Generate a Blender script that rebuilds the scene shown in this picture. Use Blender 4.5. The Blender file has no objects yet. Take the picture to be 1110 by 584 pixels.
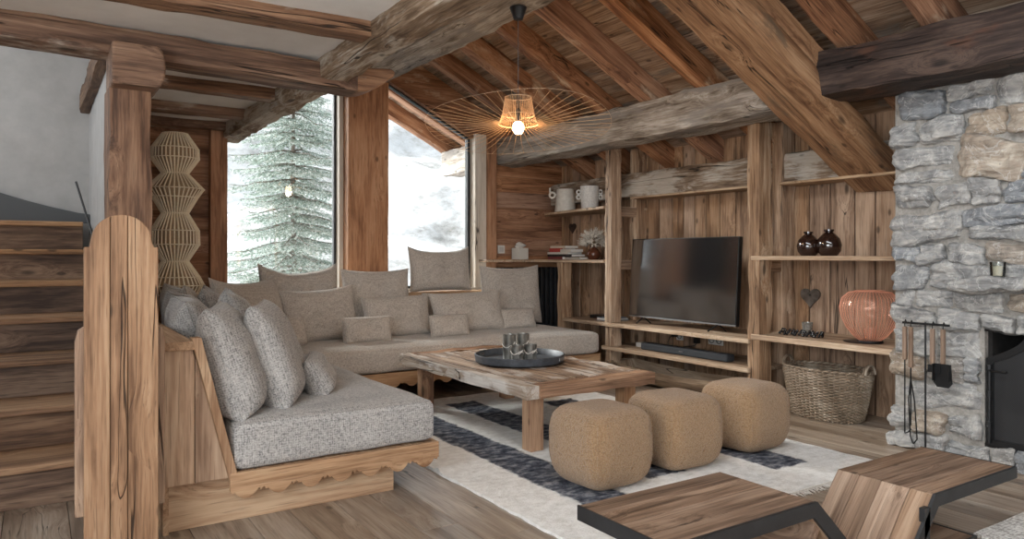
import bpy, math, random
from mathutils import Vector, Matrix, noise
random.seed(7)
sc = bpy.context.scene
COL = sc.collection
PI = math.pi
V = Vector

# ------------------------------------------------------------------ colour + node helpers
def lin(c):
    c = c / 255.0
    return c / 12.92 if c <= 0.04045 else ((c + 0.055) / 1.055) ** 2.4
def rgb(t): return (lin(t[0]), lin(t[1]), lin(t[2]), 1.0)

class NT:
    def __init__(s, name):
        s.m = bpy.data.materials.new(name); s.m.use_nodes = True
        s.n = s.m.node_tree.nodes; s.l = s.m.node_tree.links
        s.b = s.n['Principled BSDF']; s.out = s.n['Material Output']
    def new(s, t, **k):
        x = s.n.new(t)
        for a, b in k.items(): setattr(x, a, b)
        return x
    def link(s, a, b): s.l.new(a, b)
    def setin(s, node, key, val):
        if isinstance(val, bpy.types.NodeSocket): s.link(val, node.inputs[key])
        else: node.inputs[key].default_value = val
    def attr(s, name):
        return s.new('ShaderNodeAttribute', attribute_name=name)
    def obj(s): return s.new('ShaderNodeTexCoord').outputs['Object']
    def mapping(s, vec, scale, loc=(0, 0, 0)):
        x = s.new('ShaderNodeMapping'); s.link(vec, x.inputs['Vector'])
        x.inputs['Scale'].default_value = scale; x.inputs['Location'].default_value = loc
        return x.outputs[0]
    def noise(s, vec, scale=1, detail=5, rough=0.55, dist=0.0):
        x = s.new('ShaderNodeTexNoise'); s.link(vec, x.inputs['Vector'])
        x.inputs['Scale'].default_value = scale; x.inputs['Detail'].default_value = detail
        x.inputs['Roughness'].default_value = rough; x.inputs['Distortion'].default_value = dist
        return x.outputs['Fac']
    def math(s, op, a, b=0.0, c=None, clamp=False):
        x = s.new('ShaderNodeMath', operation=op, use_clamp=clamp)
        s.setin(x, 0, a); s.setin(x, 1, b)
        if c is not None: s.setin(x, 2, c)
        return x.outputs[0]
    def ramp(s, fac, stops):
        x = s.new('ShaderNodeValToRGB'); s.link(fac, x.inputs[0])
        e = x.color_ramp.elements
        while len(e) < len(stops): e.new(0.5)
        for i, (p, c) in enumerate(stops):
            e[i].position = p; e[i].color = rgb(c) if len(c) == 3 else c
        return x.outputs[0]
    def mix(s, fac, a, b, mode='MIX'):
        x = s.new('ShaderNodeMix', data_type='RGBA', blend_type=mode)
        s.setin(x, 0, fac); s.setin(x, 6, a); s.setin(x, 7, b)
        return x.outputs[2]
    def smooth(s, v, lo, hi, a=0.0, b=1.0):
        x = s.new('ShaderNodeMapRange', interpolation_type='SMOOTHSTEP')
        s.setin(x, 0, v); s.setin(x, 1, lo); s.setin(x, 2, hi); s.setin(x, 3, a); s.setin(x, 4, b)
        return x.outputs[0]
    def bump(s, h, strength=0.5, dist=0.01, prev=None):
        x = s.new('ShaderNodeBump'); x.inputs['Strength'].default_value = strength
        x.inputs['Distance'].default_value = dist; s.link(h, x.inputs['Height'])
        if prev is not None: s.link(prev, x.inputs['Normal'])
        s.link(x.outputs[0], s.b.inputs['Normal']); return x.outputs[0]
    def base(s, c): s.setin(s.b, 'Base Color', c)

def wood(name, dark, mid, light, across=9.0, along=0.9, rough=0.62, var=0.35, bump=0.5, knots=1.0,
         cracks=0.6, stain=None, stain_amt=0.5, fine=0.35, dist=0.006, spec=0.3):
    t = NT(name); across *= 1.7
    gc = t.attr('gc').outputs['Vector']; rn = t.attr('rnd').outputs['Fac']
    off = t.new('ShaderNodeVectorMath', operation='ADD')
    sc_ = t.math('MULTIPLY', rn, 37.7)
    cmb = t.new('ShaderNodeCombineXYZ')
    for i in range(3): t.link(sc_, cmb.inputs[i])
    t.link(gc, off.inputs[0]); t.link(cmb.outputs[0], off.inputs[1])
    g = off.outputs[0]
    # knot field first, it bends the grain
    kv = t.mapping(g, (2.2, 5.5, 5.5))
    vo = t.new('ShaderNodeTexVoronoi'); t.link(kv, vo.inputs['Vector']); vo.inputs['Scale'].default_value = 1.0
    kd = vo.outputs['Distance']
    ksel = t.new('ShaderNodeSeparateColor'); t.link(vo.outputs['Color'], ksel.inputs[0])
    kon = t.math('GREATER_THAN', ksel.outputs[0], 0.62)
    kcore = t.math('MULTIPLY', t.smooth(kd, 0.05, 0.14, 1.0, 0.0), kon)
    khalo = t.math('MULTIPLY', t.smooth(kd, 0.12, 0.5, 1.0, 0.0), kon)
    bend = t.new('ShaderNodeCombineXYZ')
    t.link(t.math('MULTIPLY', khalo, 0.05 * knots), bend.inputs[1]); t.link(t.math('MULTIPLY', khalo, 0.05 * knots), bend.inputs[2])
    g2n = t.new('ShaderNodeVectorMath', operation='ADD'); t.link(g, g2n.inputs[0]); t.link(bend.outputs[0], g2n.inputs[1]); g2 = g2n.outputs[0]
    n1 = t.noise(t.mapping(g2, (along, across, across)), 1, 6, 0.6, 0.6)
    n2 = t.noise(t.mapping(g2, (along * 4, across * 7, across * 7)), 1, 3, 0.6)
    n3 = t.noise(t.mapping(g, (1.7, 3.0, 3.0)), 1, 4, 0.6)
    f = t.math('ADD', t.math('MULTIPLY', n1, 1 - fine), t.math('MULTIPLY', n2, fine))
    f = t.math('ADD', f, t.math('MULTIPLY', t.math('SUBTRACT', n3, 0.5), 0.22))
    col = t.ramp(f, [(0.38, dark), (0.50, mid), (0.61, light)])
    n4 = t.noise(t.mapping(g2, (along * 6, across * 16, across * 16)), 1, 2, 0.6)
    col = t.mix(t.math('MULTIPLY', t.smooth(n4, 0.56, 0.68), 0.45), col, rgb([c * 0.72 for c in dark]))
    if stain is not None:
        sn = t.noise(t.mapping(g, (2.0, 5.0, 5.0), (5, 3, 1)), 1, 5, 0.65)
        lo = 0.62 - 0.25 * stain_amt
        col = t.mix(t.math('MULTIPLY', t.smooth(sn, lo, lo + 0.12), 0.85), col, t.mix(n2, rgb(stain), rgb([min(255, c * 1.25) for c in stain])))
    if knots > 0:
        col = t.mix(t.math('MULTIPLY', kcore, 0.75 * min(1, knots)), col, rgb([c * 0.42 for c in dark]))
    vo2 = t.new('ShaderNodeTexVoronoi'); t.link(t.mapping(g, (5.5, 11, 11), (2, 5, 8)), vo2.inputs['Vector']); vo2.inputs['Scale'].default_value = 1.0
    ks2 = t.new('ShaderNodeSeparateColor'); t.link(vo2.outputs['Color'], ks2.inputs[0])
    dot = t.math('MULTIPLY', t.smooth(vo2.outputs['Distance'], 0.08, 0.2, 1.0, 0.0), t.math('GREATER_THAN', ks2.outputs[1], 0.72))
    if knots > 0: col = t.mix(t.math('MULTIPLY', dot, 0.7), col, rgb([c * 0.5 for c in dark]))
    # cracks: thin dark lines where a stretched noise crosses one half
    cn = t.noise(t.mapping(g2, (0.5, 11, 11), (9, 2, 4)), 1, 3, 0.45)
    cr = t.smooth(t.math('ABSOLUTE', t.math('SUBTRACT', cn, 0.5)), 0.002, 0.009, 1.0, 0.0)
    csel = t.smooth(t.noise(t.mapping(g, (0.7, 3.5, 3.5), (3, 7, 2)), 1, 2), 0.62 - 0.10 * cracks, 0.68 - 0.10 * cracks)
    crk = t.math('MULTIPLY', cr, csel)
    col = t.mix(t.math('MULTIPLY', crk, 0.85), col, rgb([c * 0.28 for c in dark]))
    hs = t.new('ShaderNodeHueSaturation'); t.link(col, hs.inputs['Color'])
    t.link(t.math('ADD', t.math('MULTIPLY', rn, var * 0.86), (1 - var / 2) * 0.86), hs.inputs['Value'])
    t.link(t.math('ADD', t.math('MULTIPLY', t.math('FRACT', t.math('MULTIPLY', rn, 7.31)), 0.20), 0.79), hs.inputs['Saturation'])
    t.base(hs.outputs[0])
    t.b.inputs['Roughness'].default_value = rough
    t.b.inputs['Specular IOR Level'].default_value = spec
    h = t.math('SUBTRACT', f, t.math('MULTIPLY', crk, 0.9))
    t.bump(h, bump, dist)
    return t.m

def plain(name, c, rough=0.5, metal=0.0, spec=0.5, **k):
    t = NT(name); t.base(rgb(c)); t.b.inputs['Roughness'].default_value = rough
    t.b.inputs['Metallic'].default_value = metal; t.b.inputs['Specular IOR Level'].default_value = spec
    for a, b in k.items(): t.b.inputs[a.replace('_', ' ')].default_value = b
    return t.m

def mottled(name, c1, c2, scale=20, rough=0.8, bump=0.3, dist=0.003, metal=0.0, detail=5, **k):
    t = NT(name); o = t.obj()
    n = t.noise(o, scale, detail, 0.6)
    t.base(t.ramp(n, [(0.35, c1), (0.65, c2)])); t.b.inputs['Roughness'].default_value = rough
    t.b.inputs['Metallic'].default_value = metal
    if bump: t.bump(n, bump, dist)
    for a, b in k.items(): t.b.inputs[a.replace('_', ' ')].default_value = b
    return t.m

def tweed(name, dark, mid, light, k=1.0, contrast=1.0):
    t = NT(name); g = t.attr('gc').outputs['Vector']
    a, b = 150 * k, 45 * k
    fs = []
    for i, s in enumerate([(b, a, a), (a, b, a), (a, a, b)]):
        fs.append(t.noise(t.mapping(g, s, (i * 3.1, i * 1.7, i)), 1, 1.5, 0.5))
    f = t.math('MAXIMUM', t.math('MAXIMUM', fs[0], fs[1]), fs[2])
    lo = t.math('MINIMUM', t.math('MINIMUM', fs[0], fs[1]), fs[2])
    w = t.math('ADD', t.math('MULTIPLY', f, 0.5), t.math('MULTIPLY', lo, 0.5))
    big = t.noise(g, 6, 3, 0.5)
    sp = t.new('ShaderNodeSeparateXYZ'); t.link(g, sp.inputs[0]); wv = None
    for i in range(3):
        q = t.math('SINE', t.math('MULTIPLY', sp.outputs[i], 2 * PI / (0.0125 / k)))
        wv = q if wv is None else t.math('ADD', wv, q)
    w = t.math('ADD', w, t.math('MULTIPLY', wv, 0.022))
    w2 = t.math('ADD', w, t.math('MULTIPLY', t.math('SUBTRACT', big, 0.5), 0.12))
    d = 0.10 / contrast
    t.base(t.ramp(w2, [(0.5 - d, dark), (0.5, mid), (0.5 + d, light)]))
    t.b.inputs['Roughness'].default_value = 0.95; t.b.inputs['Specular IOR Level'].default_value = 0.1
    t.b.inputs['Sheen Weight'].default_value = 0.25
    t.bump(w, 0.6, 0.004)
    return t.m

# ------------------------------------------------------------------ mesh builder
class MB:
    def __init__(s): s.v = []; s.f = []; s.g = []; s.r = []; s.s = []
    def add(s, verts, faces, gc=None, rnd=None, smooth=False, M=None):
        if rnd is None: rnd = random.random()
        b = len(s.v)
        for i, p in enumerate(verts):
            p = V(p); s.g.append(tuple(gc[i]) if gc else tuple(p)); s.r.append(rnd)
            s.v.append(tuple(M @ p) if M is not None else tuple(p))
        for f in faces: s.f.append(tuple(b + i for i in f)); s.s.append(smooth)
        return s
    def box(s, lo, hi, axis='x', rnd=None, M=None):
        (x0, y0, z0), (x1, y1, z1) = lo, hi
        vs = [(x0, y0, z0), (x1, y0, z0), (x1, y1, z0), (x0, y1, z0), (x0, y0, z1), (x1, y0, z1), (x1, y1, z1), (x0, y1, z1)]
        fs = [(0, 3, 2, 1), (4, 5, 6, 7), (0, 1, 5, 4), (1, 2, 6, 5), (2, 3, 7, 6), (3, 0, 4, 7)]
        o = {'x': (0, 1, 2), 'y': (1, 0, 2), 'z': (2, 0, 1)}[axis]
        gc = [tuple(p[k] for k in o) for p in vs]
        return s.add(vs, fs, gc, rnd, False, M)
    def prism(s, poly, a0, a1, plane='xz', grain=0, rnd=None, M=None, smooth=False):
        """poly: 2D outline, extruded between a0 and a1 along the missing axis."""
        n = len(poly)
        def P(p, a):
            if plane == 'xz': return (p[0], a, p[1])
            if plane == 'yz': return (a, p[0], p[1])
            return (p[0], p[1], a)
        vs = [P(p, a0) for p in poly] + [P(p, a1) for p in poly]
        fs = [tuple(range(n)), tuple(range(2 * n - 1, n - 1, -1))] + [(i, i + n, (i + 1) % n + n, (i + 1) % n) for i in range(n)]
        o = {0: (0, 1, 2), 1: (1, 0, 2), 2: (2, 0, 1)}[grain]
        return s.add(vs, fs, [tuple(p[k] for k in o) for p in vs], rnd, smooth, M)
    def tube(s, pts, r, n=8, rnd=None, M=None, cap=True):
        pts = [V(p) for p in pts]; rr = r if isinstance(r, (list, tuple)) else [r] * len(pts)
        vs, fs, gc = [], [], []; L = 0; up = None
        for i, p in enumerate(pts):
            d = (pts[min(i + 1, len(pts) - 1)] - pts[max(i - 1, 0)]).normalized()
            if up is None:
                up = V((0, 0, 1)) if abs(d.z) < 0.9 else V((1, 0, 0))
            sd = d.cross(up).normalized(); u2 = sd.cross(d).normalized(); up = u2
            if i: L += (p - pts[i - 1]).length
            for k in range(n):
                a = 2 * PI * k / n; q = p + (sd * math.cos(a) + u2 * math.sin(a)) * rr[i]
                vs.append(q); gc.append((L, math.cos(a) * rr[i], math.sin(a) * rr[i]))
        for i in range(len(pts) - 1):
            for k in range(n):
                k2 = (k + 1) % n; fs.append((i * n + k, i * n + k2, (i + 1) * n + k2, (i + 1) * n + k))
        if cap:
            fs.append(tuple(range(n - 1, -1, -1))); fs.append(tuple((len(pts) - 1) * n + k for k in range(n)))
        return s.add(vs, fs, gc, rnd, True, M)
    def lathe(s, prof, n=32, sx=1.0, sy=1.0, rnd=None, M=None, close=False):
        vs, fs, gc = [], [], []
        for (r, z) in prof:
            for k in range(n):
                a = 2 * PI * k / n; vs.append((r * math.cos(a) * sx, r * math.sin(a) * sy, z)); gc.append(vs[-1])
        m = len(prof)
        for i in range(m - 1):
            for k in range(n):
                k2 = (k + 1) % n; fs.append((i * n + k, i * n + k2, (i + 1) * n + k2, (i + 1) * n + k))
        if prof[0][0] > 1e-6 and not close: fs.append(tuple(range(n - 1, -1, -1)))
        if prof[-1][0] > 1e-6 and not close: fs.append(tuple((m - 1) * n + k for k in range(n)))
        if close:
            for k in range(n):
                k2 = (k + 1) % n; fs.append(((m - 1) * n + k, (m - 1) * n + k2, k2, k))
        return s.add(vs, fs, gc, rnd, True, M)
    def grid(s, fn, nu, nv, wrapu=False, rnd=None, M=None, gcf=None, smooth=True):
        vs = [fn(i / nu, j / nv) for j in range(nv + 1) for i in range(nu if wrapu else nu + 1)]
        w = nu if wrapu else nu + 1
        fs = []
        for j in range(nv):
            for i in range(nu):
                i2 = (i + 1) % w if wrapu else i + 1
                fs.append((j * w + i, j * w + i2, (j + 1) * w + i2, (j + 1) * w + i))
        gc = [gcf(i / nu, j / nv) for j in range(nv + 1) for i in range(w)] if gcf else None
        return s.add(vs, fs, gc, rnd, smooth, M)
    def build(s, name, mat, parent=None, bevel=0.0, subsurf=0, seg=2, loc=None):
        me = bpy.data.meshes.new(name); me.from_pydata(s.v, [], s.f)
        me.attributes.new('gc', 'FLOAT_VECTOR', 'POINT').data.foreach_set('vector', [c for g in s.g for c in g])
        me.attributes.new('rnd', 'FLOAT', 'POINT').data.foreach_set('value', s.r)
        me.polygons.foreach_set('use_smooth', s.s); me.update()
        if any(s.s): me.set_sharp_from_angle(angle=math.radians(42))
        me.materials.append(mat)
        o = bpy.data.objects.new(name, me); COL.objects.link(o)
        if parent is not None: o.parent = parent
        if loc is not None: o.location = loc
        if bevel:
            m = o.modifiers.new('b', 'BEVEL'); m.width = bevel; m.segments = seg; m.limit_method = 'ANGLE'
            m.harden_normals = False
        if subsurf:
            m = o.modifiers.new('s', 'SUBSURF'); m.levels = m.render_levels = subsurf
        return o

def tag(o, label, cat, group=None, kind=None):
    o['label'] = label; o['category'] = cat
    if group: o['group'] = group
    if kind: o['kind'] = kind
    return o
def struct(o): o['kind'] = 'structure'; return o
def thing(name, label, cat, loc=(0, 0, 0), rotz=0.0, group=None):
    o = bpy.data.objects.new(name, None); COL.objects.link(o); o.location = loc; o.rotation_euler = (0, 0, rotz)
    o.empty_display_size = 0.1
    return tag(o, label, cat, group)
def dup(root, loc=None, rotz=None, label=None):
    c = root.copy(); COL.objects.link(c)
    for ch in root.children:
        d = ch.copy(); COL.objects.link(d); d.parent = c
        for g in ch.children:
            e = g.copy(); COL.objects.link(e); e.parent = d
    if loc is not None: c.location = loc
    if rotz is not None: c.rotation_euler = (0, 0, rotz)
    if label: c['label'] = label
    return c

def frame(p0, p1, up=(0, 0, 1)):
    p0, p1 = V(p0), V(p1); x = (p1 - p0).normalized(); u = V(up)
    y = u.cross(x).normalized(); z = x.cross(y).normalized()
    M = Matrix((x, y, z)).transposed().to_4x4(); M.translation = p0
    return M, (p1 - p0).length

def hewn_mb(L, w, h, rough=0.008, wob=0.01, seed=0.0, seg=0.07, rnd=None, chamfer=0.12, mb=None, M=None):
    """timber of length L along local x with hand-cut faces; centred section w (y) by h (z)."""
    mb = mb or MB(); n = max(2, int(L / seg)); k = 5
    ring = []
    for (ax, ay, bx, by) in [(-1, -1, 1, -1), (1, -1, 1, 1), (1, 1, -1, 1), (-1, 1, -1, -1)]:
        for i in range(k):
            t = (i + 0.0) / k; ring.append((ax + (bx - ax) * t, ay + (by - ay) * t))
    m = len(ring); vs, fs, gc = [], [], []
    for i in range(n + 1):
        x = L * i / n
        dy = wob * noise.noise(V((x * 0.7, seed, 1.3))); dz = wob * noise.noise(V((x * 0.7, seed, 7.7)))
        for (a, b) in ring:
            c = 1.0 - chamfer * 0.35 if (abs(a) > 0.99 and abs(b) > 0.99) else 1.0
            y = a * w / 2 * c; z = b * h / 2 * c
            p = V((x * 3.0, y * 7, z * 7 + seed))
            q = noise.noise(p * 1.3) * 0.6 + noise.noise(p * 3.7 + V((3, 1, 2))) * 0.4
            q2 = noise.noise(V((x * 2.2 + 50, y * 9, z * 9 + seed)))
            y2 = y + dy + (a if abs(a) > .99 else 0) * rough * q * 2 + rough * 0.5 * q2
            z2 = z + dz + (b if abs(b) > .99 else 0) * rough * q * 2
            vs.append((x, y2, z2)); gc.append((x, y, z))
    for i in range(n):
        for j in range(m):
            j2 = (j + 1) % m; fs.append((i * m + j, i * m + j2, (i + 1) * m + j2, (i + 1) * m + j))
    fs.append(tuple(range(m - 1, -1, -1))); fs.append(tuple(n * m + j for j in range(m)))
    return mb.add(vs, fs, gc, rnd, False, M)

def beam(name, p0, p1, w, h, mat, label, cat='beam', up=(0, 0, 1), rough=0.008, wob=0.012, seed=None, group=None, parent=None):
    """p0, p1: centres of the two end sections."""
    M, L = frame(p0, p1, up)
    if seed is None: seed = random.random() * 100
    o = hewn_mb(L, w, h, rough, wob, seed).build(name, mat, parent)
    o.matrix_world = M
    for p in o.data.polygons: p.use_smooth = True
    o.data.set_sharp_from_angle(angle=math.radians(38))
    if label: tag(o, label, cat, group)
    return o

# ------------------------------------------------------------------ materials
W_RAFTER = wood('rafter_wood', (110, 68, 42), (170, 116, 76), (204, 152, 110), across=8, var=0.25, stain=(196, 170, 140), stain_amt=0.25)
W_DECK = wood('deck_wood', (108, 80, 60), (166, 134, 106), (202, 176, 150), across=7, var=0.5, stain=(120, 112, 102), stain_amt=0.4)
W_GREY = wood('weathered_beam_wood', (112, 98, 84), (170, 158, 144), (206, 198, 188), across=6, along=1.4, bump=1.0, dist=0.014, cracks=1.3, stain=(128, 122, 116), stain_amt=0.5, var=0.1, rough=0.8)
W_BROWN = wood('beam_wood', (92, 60, 38), (138, 96, 64), (170, 128, 92), across=7, var=0.2, cracks=0.8, stain=(180, 164, 146), stain_amt=0.25, bump=0.8, dist=0.01)
W_PRINC = wood('principal_wood', (116, 76, 46), (168, 122, 80), (196, 152, 108), across=6, var=0.12, cracks=1.0, stain=(104, 86, 68), stain_amt=0.25, bump=0.7, dist=0.01)
W_EDGE = wood('edge_beam_wood', (98, 76, 56), (150, 126, 102), (204, 194, 180), across=6, along=1.4, bump=1.0, dist=0.014, cracks=1.0, stain=(176, 166, 152), stain_amt=0.5, var=0.1, rough=0.8)
W_DARK = wood('smoked_beam_wood', (38, 28, 24), (62, 48, 42), (92, 74, 64), across=7, along=1.5, var=0.1, cracks=1.2, bump=0.9, dist=0.012, stain=(84, 56, 42), stain_amt=0.25)
W_POST = wood('window_post_wood', (140, 92, 60), (190, 136, 96), (212, 162, 122), across=3.5, var=0.1, cracks=0.3)
W_COLUMN = wood('column_wood', (92, 62, 42), (144, 102, 70), (174, 132, 96), across=7, var=0.1, cracks=1.0, bump=0.8, dist=0.01)
W_SHELFPOST = wood('shelf_post_wood', (118, 86, 60), (170, 134, 100), (206, 176, 144), across=8, var=0.15, cracks=0.9, bump=0.8, dist=0.008)
W_HPLANK = wood('horizontal_plank_wood', (112, 72, 46), (166, 116, 80), (194, 144, 106), across=6, var=0.25, cracks=0.3)
W_VPLANK = wood('vertical_plank_wood', (118, 86, 60), (178, 138, 102), (204, 166, 130), across=5, var=0.14, cracks=0.5, knots=1)
W_SHELF = wood('shelf_wood', (140, 106, 74), (188, 154, 118), (216, 188, 154), across=8, var=0.15, cracks=0.3)
W_PINE = wood('sofa_pine', (148, 108, 74), (192, 152, 114), (214, 180, 142), across=5, along=0.8, var=0.15, cracks=0.15, bump=0.25)
W_BOARD = wood('newel_board_wood', (118, 86, 62), (168, 130, 98), (192, 156, 122), across=6, var=0.1, cracks=0.7, bump=0.8, knots=0.35)
W_STAIR = wood('stair_wood', (70, 50, 38), (114, 86, 65), (146, 116, 90), across=5, along=1.0, var=0.25, cracks=0.3, bump=0.4)
W_NOSE = wood('stair_tread_wood', (110, 78, 52), (160, 118, 80), (190, 148, 104), across=7, var=0.2)
W_FLOOR = wood('floor_wood', (128, 108, 90), (164, 144, 124), (190, 174, 156), across=4.5, along=0.7, var=0.22, cracks=0.5, bump=0.3, rough=0.36, spec=0.5, knots=0.8)
W_TABLE = wood('table_top_wood', (100, 76, 58), (150, 120, 94), (190, 164, 138), across=9, var=0.35, cracks=1.6, bump=1.0, dist=0.01, stain=(186, 176, 166), stain_amt=0.45)
W_TABLE_RAIL = wood('table_rail_wood', (120, 92, 68), (178, 154, 130), (216, 204, 190), across=9, var=0.1, cracks=1.3, bump=1.0, dist=0.012, stain=(206, 198, 190), stain_amt=0.5)
W_TABLE_END = wood('table_end_wood', (108, 74, 48), (162, 118, 82), (192, 150, 110), across=9, var=0.1, cracks=0.7, bump=1.0, dist=0.012)
W_LEG = wood('table_leg_wood', (132, 88, 54), (184, 134, 90), (204, 158, 112), across=7, var=0.1, cracks=0.4)
W_ZIG = wood('zigzag_table_wood', (96, 72, 54), (142, 112, 88), (172, 142, 116), across=8, var=0.3, cracks=0.4, bump=0.6)
W_ZIG2 = wood('ribbed_zigzag_wood', (116, 88, 64), (164, 130, 100), (188, 156, 126), across=14, along=0.8, var=0.2, cracks=0.2, bump=1.0, fine=0.1, dist=0.012)
W_TROUGH = wood('trough_wood', (116, 94, 74), (170, 146, 120), (210, 190, 166), across=8, var=0.1, cracks=1.0, bump=0.8)

PLASTER = mottled('white_plaster', (226, 222, 216), (238, 235, 230), 3, 0.9, 0.25, 0.01)
GREYWALL = mottled('grey_plaster', (168, 166, 164), (180, 178, 176), 6, 0.9, 0.2, 0.006)
TWEED = tweed('grey_tweed', (114, 113, 112), (170, 167, 164), (198, 195, 191), 1.25, 0.7)
LINEN = tweed('taupe_linen', (148, 140, 131), (190, 182, 173), (216, 209, 200), 1.3, 0.6)
STEEL = mottled('black_steel', (30, 31, 33), (42, 43, 45), 12, 0.5, 0.1, 0.001)
BLACKMETAL = plain('black_iron', (26, 26, 27), 0.45, 0.3)
BLACKPLASTIC = plain('black_plastic', (20, 20, 21), 0.35)
WHITEPLASTIC = plain('white_plastic', (214, 211, 205), 0.4)
ALU = plain('brushed_metal', (150, 150, 150), 0.35, 0.8)
CERAMIC = mottled('white_ceramic', (206, 198, 186), (222, 215, 204), 30, 0.6, 0.15, 0.002)
CERAMIC2 = mottled('dimpled_ceramic', (206, 202, 196), (228, 224, 218), 60, 0.6, 0.8, 0.006)
PAPER = plain('paper_white', (226, 222, 216), 0.85)
WHITEFRAME = wood('pale_jamb_wood', (196, 182, 164), (216, 204, 188), (230, 220, 206), across=6, var=0.1, cracks=0.2, bump=0.2)
STOPLESS = None

def mat_glass(name, tint=(255, 255, 255), gloss=0.08):
    t = NT(name)
    tr = t.new('ShaderNodeBsdfTransparent'); tr.inputs[0].default_value = rgb(tint)
    gl = t.new('ShaderNodeBsdfGlossy'); gl.inputs['Roughness'].default_value = 0.02
    lw = t.new('ShaderNodeFresnel'); lw.inputs['IOR'].default_value = 1.45
    mx = t.new('ShaderNodeMixShader')
    t.link(t.math('ADD', lw.outputs[0], gloss, clamp=True), mx.inputs[0]); t.link(tr.outputs[0], mx.inputs[1]); t.link(gl.outputs[0], mx.inputs[2])
    t.link(mx.outputs[0], t.out.inputs[0]); return t.m
GLASS = mat_glass('window_glass', (250, 252, 252), 0.0)
CLEARGLASS = mat_glass('clear_glass', (236, 238, 236), 0.04)
AMBER = mat_glass('brown_glass', (120, 66, 40), 0.07)
COPPERGLASS = mat_glass('copper_tinted_glass', (250, 214, 196), 0.10)
def mat_copperglass():
    t = NT('copper_lustre_glass'); t.base(rgb((236, 176, 148))); t.b.inputs['Roughness'].default_value = 0.18; t.b.inputs['Metallic'].default_value = 0.25
    t.b.inputs['Alpha'].default_value = 0.22; return t.m
COPPERGLASS = mat_copperglass()
COPPER = plain('copper_wire', (226, 158, 130), 0.35, 0.35)

def mat_stone():
    t = NT('fieldstone'); o = t.obj(); rn = t.attr('rnd').outputs['Fac']
    cmb = t.new('ShaderNodeCombineXYZ'); s_ = t.math('MULTIPLY', rn, 23.0)
    for i in range(3): t.link(s_, cmb.inputs[i])
    ad = t.new('ShaderNodeVectorMath', operation='ADD'); t.link(o, ad.inputs[0]); t.link(cmb.outputs[0], ad.inputs[1]); g = ad.outputs[0]
    n1 = t.noise(g, 7, 9, 0.68, 1.2); n2 = t.noise(g, 34, 6, 0.6); n3 = t.noise(t.mapping(g, (3, 3, 16)), 1.5, 6, 0.6, 1.5)
    f = t.math('ADD', t.math('MULTIPLY', n1, 0.6), t.math('MULTIPLY', n3, 0.4))
    grey = t.ramp(f, [(0.34, (94, 94, 95)), (0.48, (148, 147, 145)), (0.58, (180, 177, 172)), (0.68, (216, 212, 206))])
    warm = t.ramp(f, [(0.34, (112, 98, 84)), (0.5, (164, 148, 130)), (0.66, (206, 194, 176))])
    dk = t.ramp(f, [(0.34, (84, 86, 90)), (0.52, (134, 137, 140)), (0.68, (188, 188, 186))])
    w = t.math('FRACT', t.math('MULTIPLY', rn, 13.37))
    c = t.mix(t.smooth(w, 0.80, 1.0), grey, warm); c = t.mix(t.smooth(w, 0.22, 0.06), c, dk)
    vein = t.smooth(t.math('ABSOLUTE', t.math('SUBTRACT', t.noise(g, 4, 4, 0.6, 2.0), 0.5)), 0.0, 0.018, 1.0, 0.0)
    c = t.mix(t.math('MULTIPLY', vein, 0.45), c, rgb((216, 214, 210)))
    speck = t.smooth(n2, 0.62, 0.72); c = t.mix(t.math('MULTIPLY', speck, 0.4), c, rgb((70, 72, 74)))
    t.base(c); t.b.inputs['Roughness'].default_value = 0.82
    t.bump(t.math('ADD', t.math('MULTIPLY', n1, 1.0), t.math('MULTIPLY', n2, 0.3)), 0.9, 0.02); return t.m
STONE = mat_stone()
MORTAR = mottled('lime_mortar', (132, 128, 122), (164, 159, 152), 40, 0.95, 0.8, 0.006)

def mat_rug():
    t = NT('striped_wool'); o = t.obj(); sp = t.new('ShaderNodeSeparateXYZ'); t.link(o, sp.inputs[0])
    rag = t.math('MULTIPLY', t.math('SUBTRACT', t.noise(o, 14, 5, 0.7), 0.5), 0.07)
    rag2 = t.math('MULTIPLY', t.math('SUBTRACT', t.noise(o, 1.3, 2, 0.5), 0.5), 0.10)
    x = t.math('ADD', t.math('ADD', sp.outputs[0], rag), rag2)
    y = t.math('ADD', sp.outputs[1], t.math('MULTIPLY', rag, 1.2))
    tot = None
    for (c, hw, y0, y1) in [(0.43, 0.125, 0.18, 2.4), (0.94, 0.125, 0.5, 2.62), (1.58, 0.13, 0.26, 2.3)]:
        m = t.smooth(t.math('ABSOLUTE', t.math('SUBTRACT', x, c)), hw - 0.012, hw + 0.012, 1.0, 0.0)
        m = t.math('MULTIPLY', m, t.smooth(y, y0, y0 + 0.02)); m = t.math('MULTIPLY', m, t.smooth(y, y1, y1 + 0.02, 1.0, 0.0))
        tot = m if tot is None else t.math('ADD', tot, m, clamp=True)
    pile = t.noise(t.mapping(o, (45, 90, 60)), 1, 4, 0.7); tuft = t.noise(t.mapping(o, (16, 26, 20)), 1, 4, 0.65)
    light = t.ramp(tuft, [(0.3, (226, 224, 219)), (0.6, (249, 248, 245))])
    darkc = t.ramp(tuft, [(0.34, (58, 61, 70)), (0.5, (98, 102, 112)), (0.68, (166, 166, 170))])
    t.base(t.mix(tot, light, darkc)); t.b.inputs['Roughness'].default_value = 1.0; t.b.inputs['Specular IOR Level'].default_value = 0.05
    h = t.math('ADD', t.math('MULTIPLY', tuft, t.math('ADD', t.math('MULTIPLY', tot, 1.0), 0.5)), t.math('MULTIPLY', pile, 0.4))
    t.bump(h, 0.9, 0.02); return t.m
RUG = mat_rug()
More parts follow.
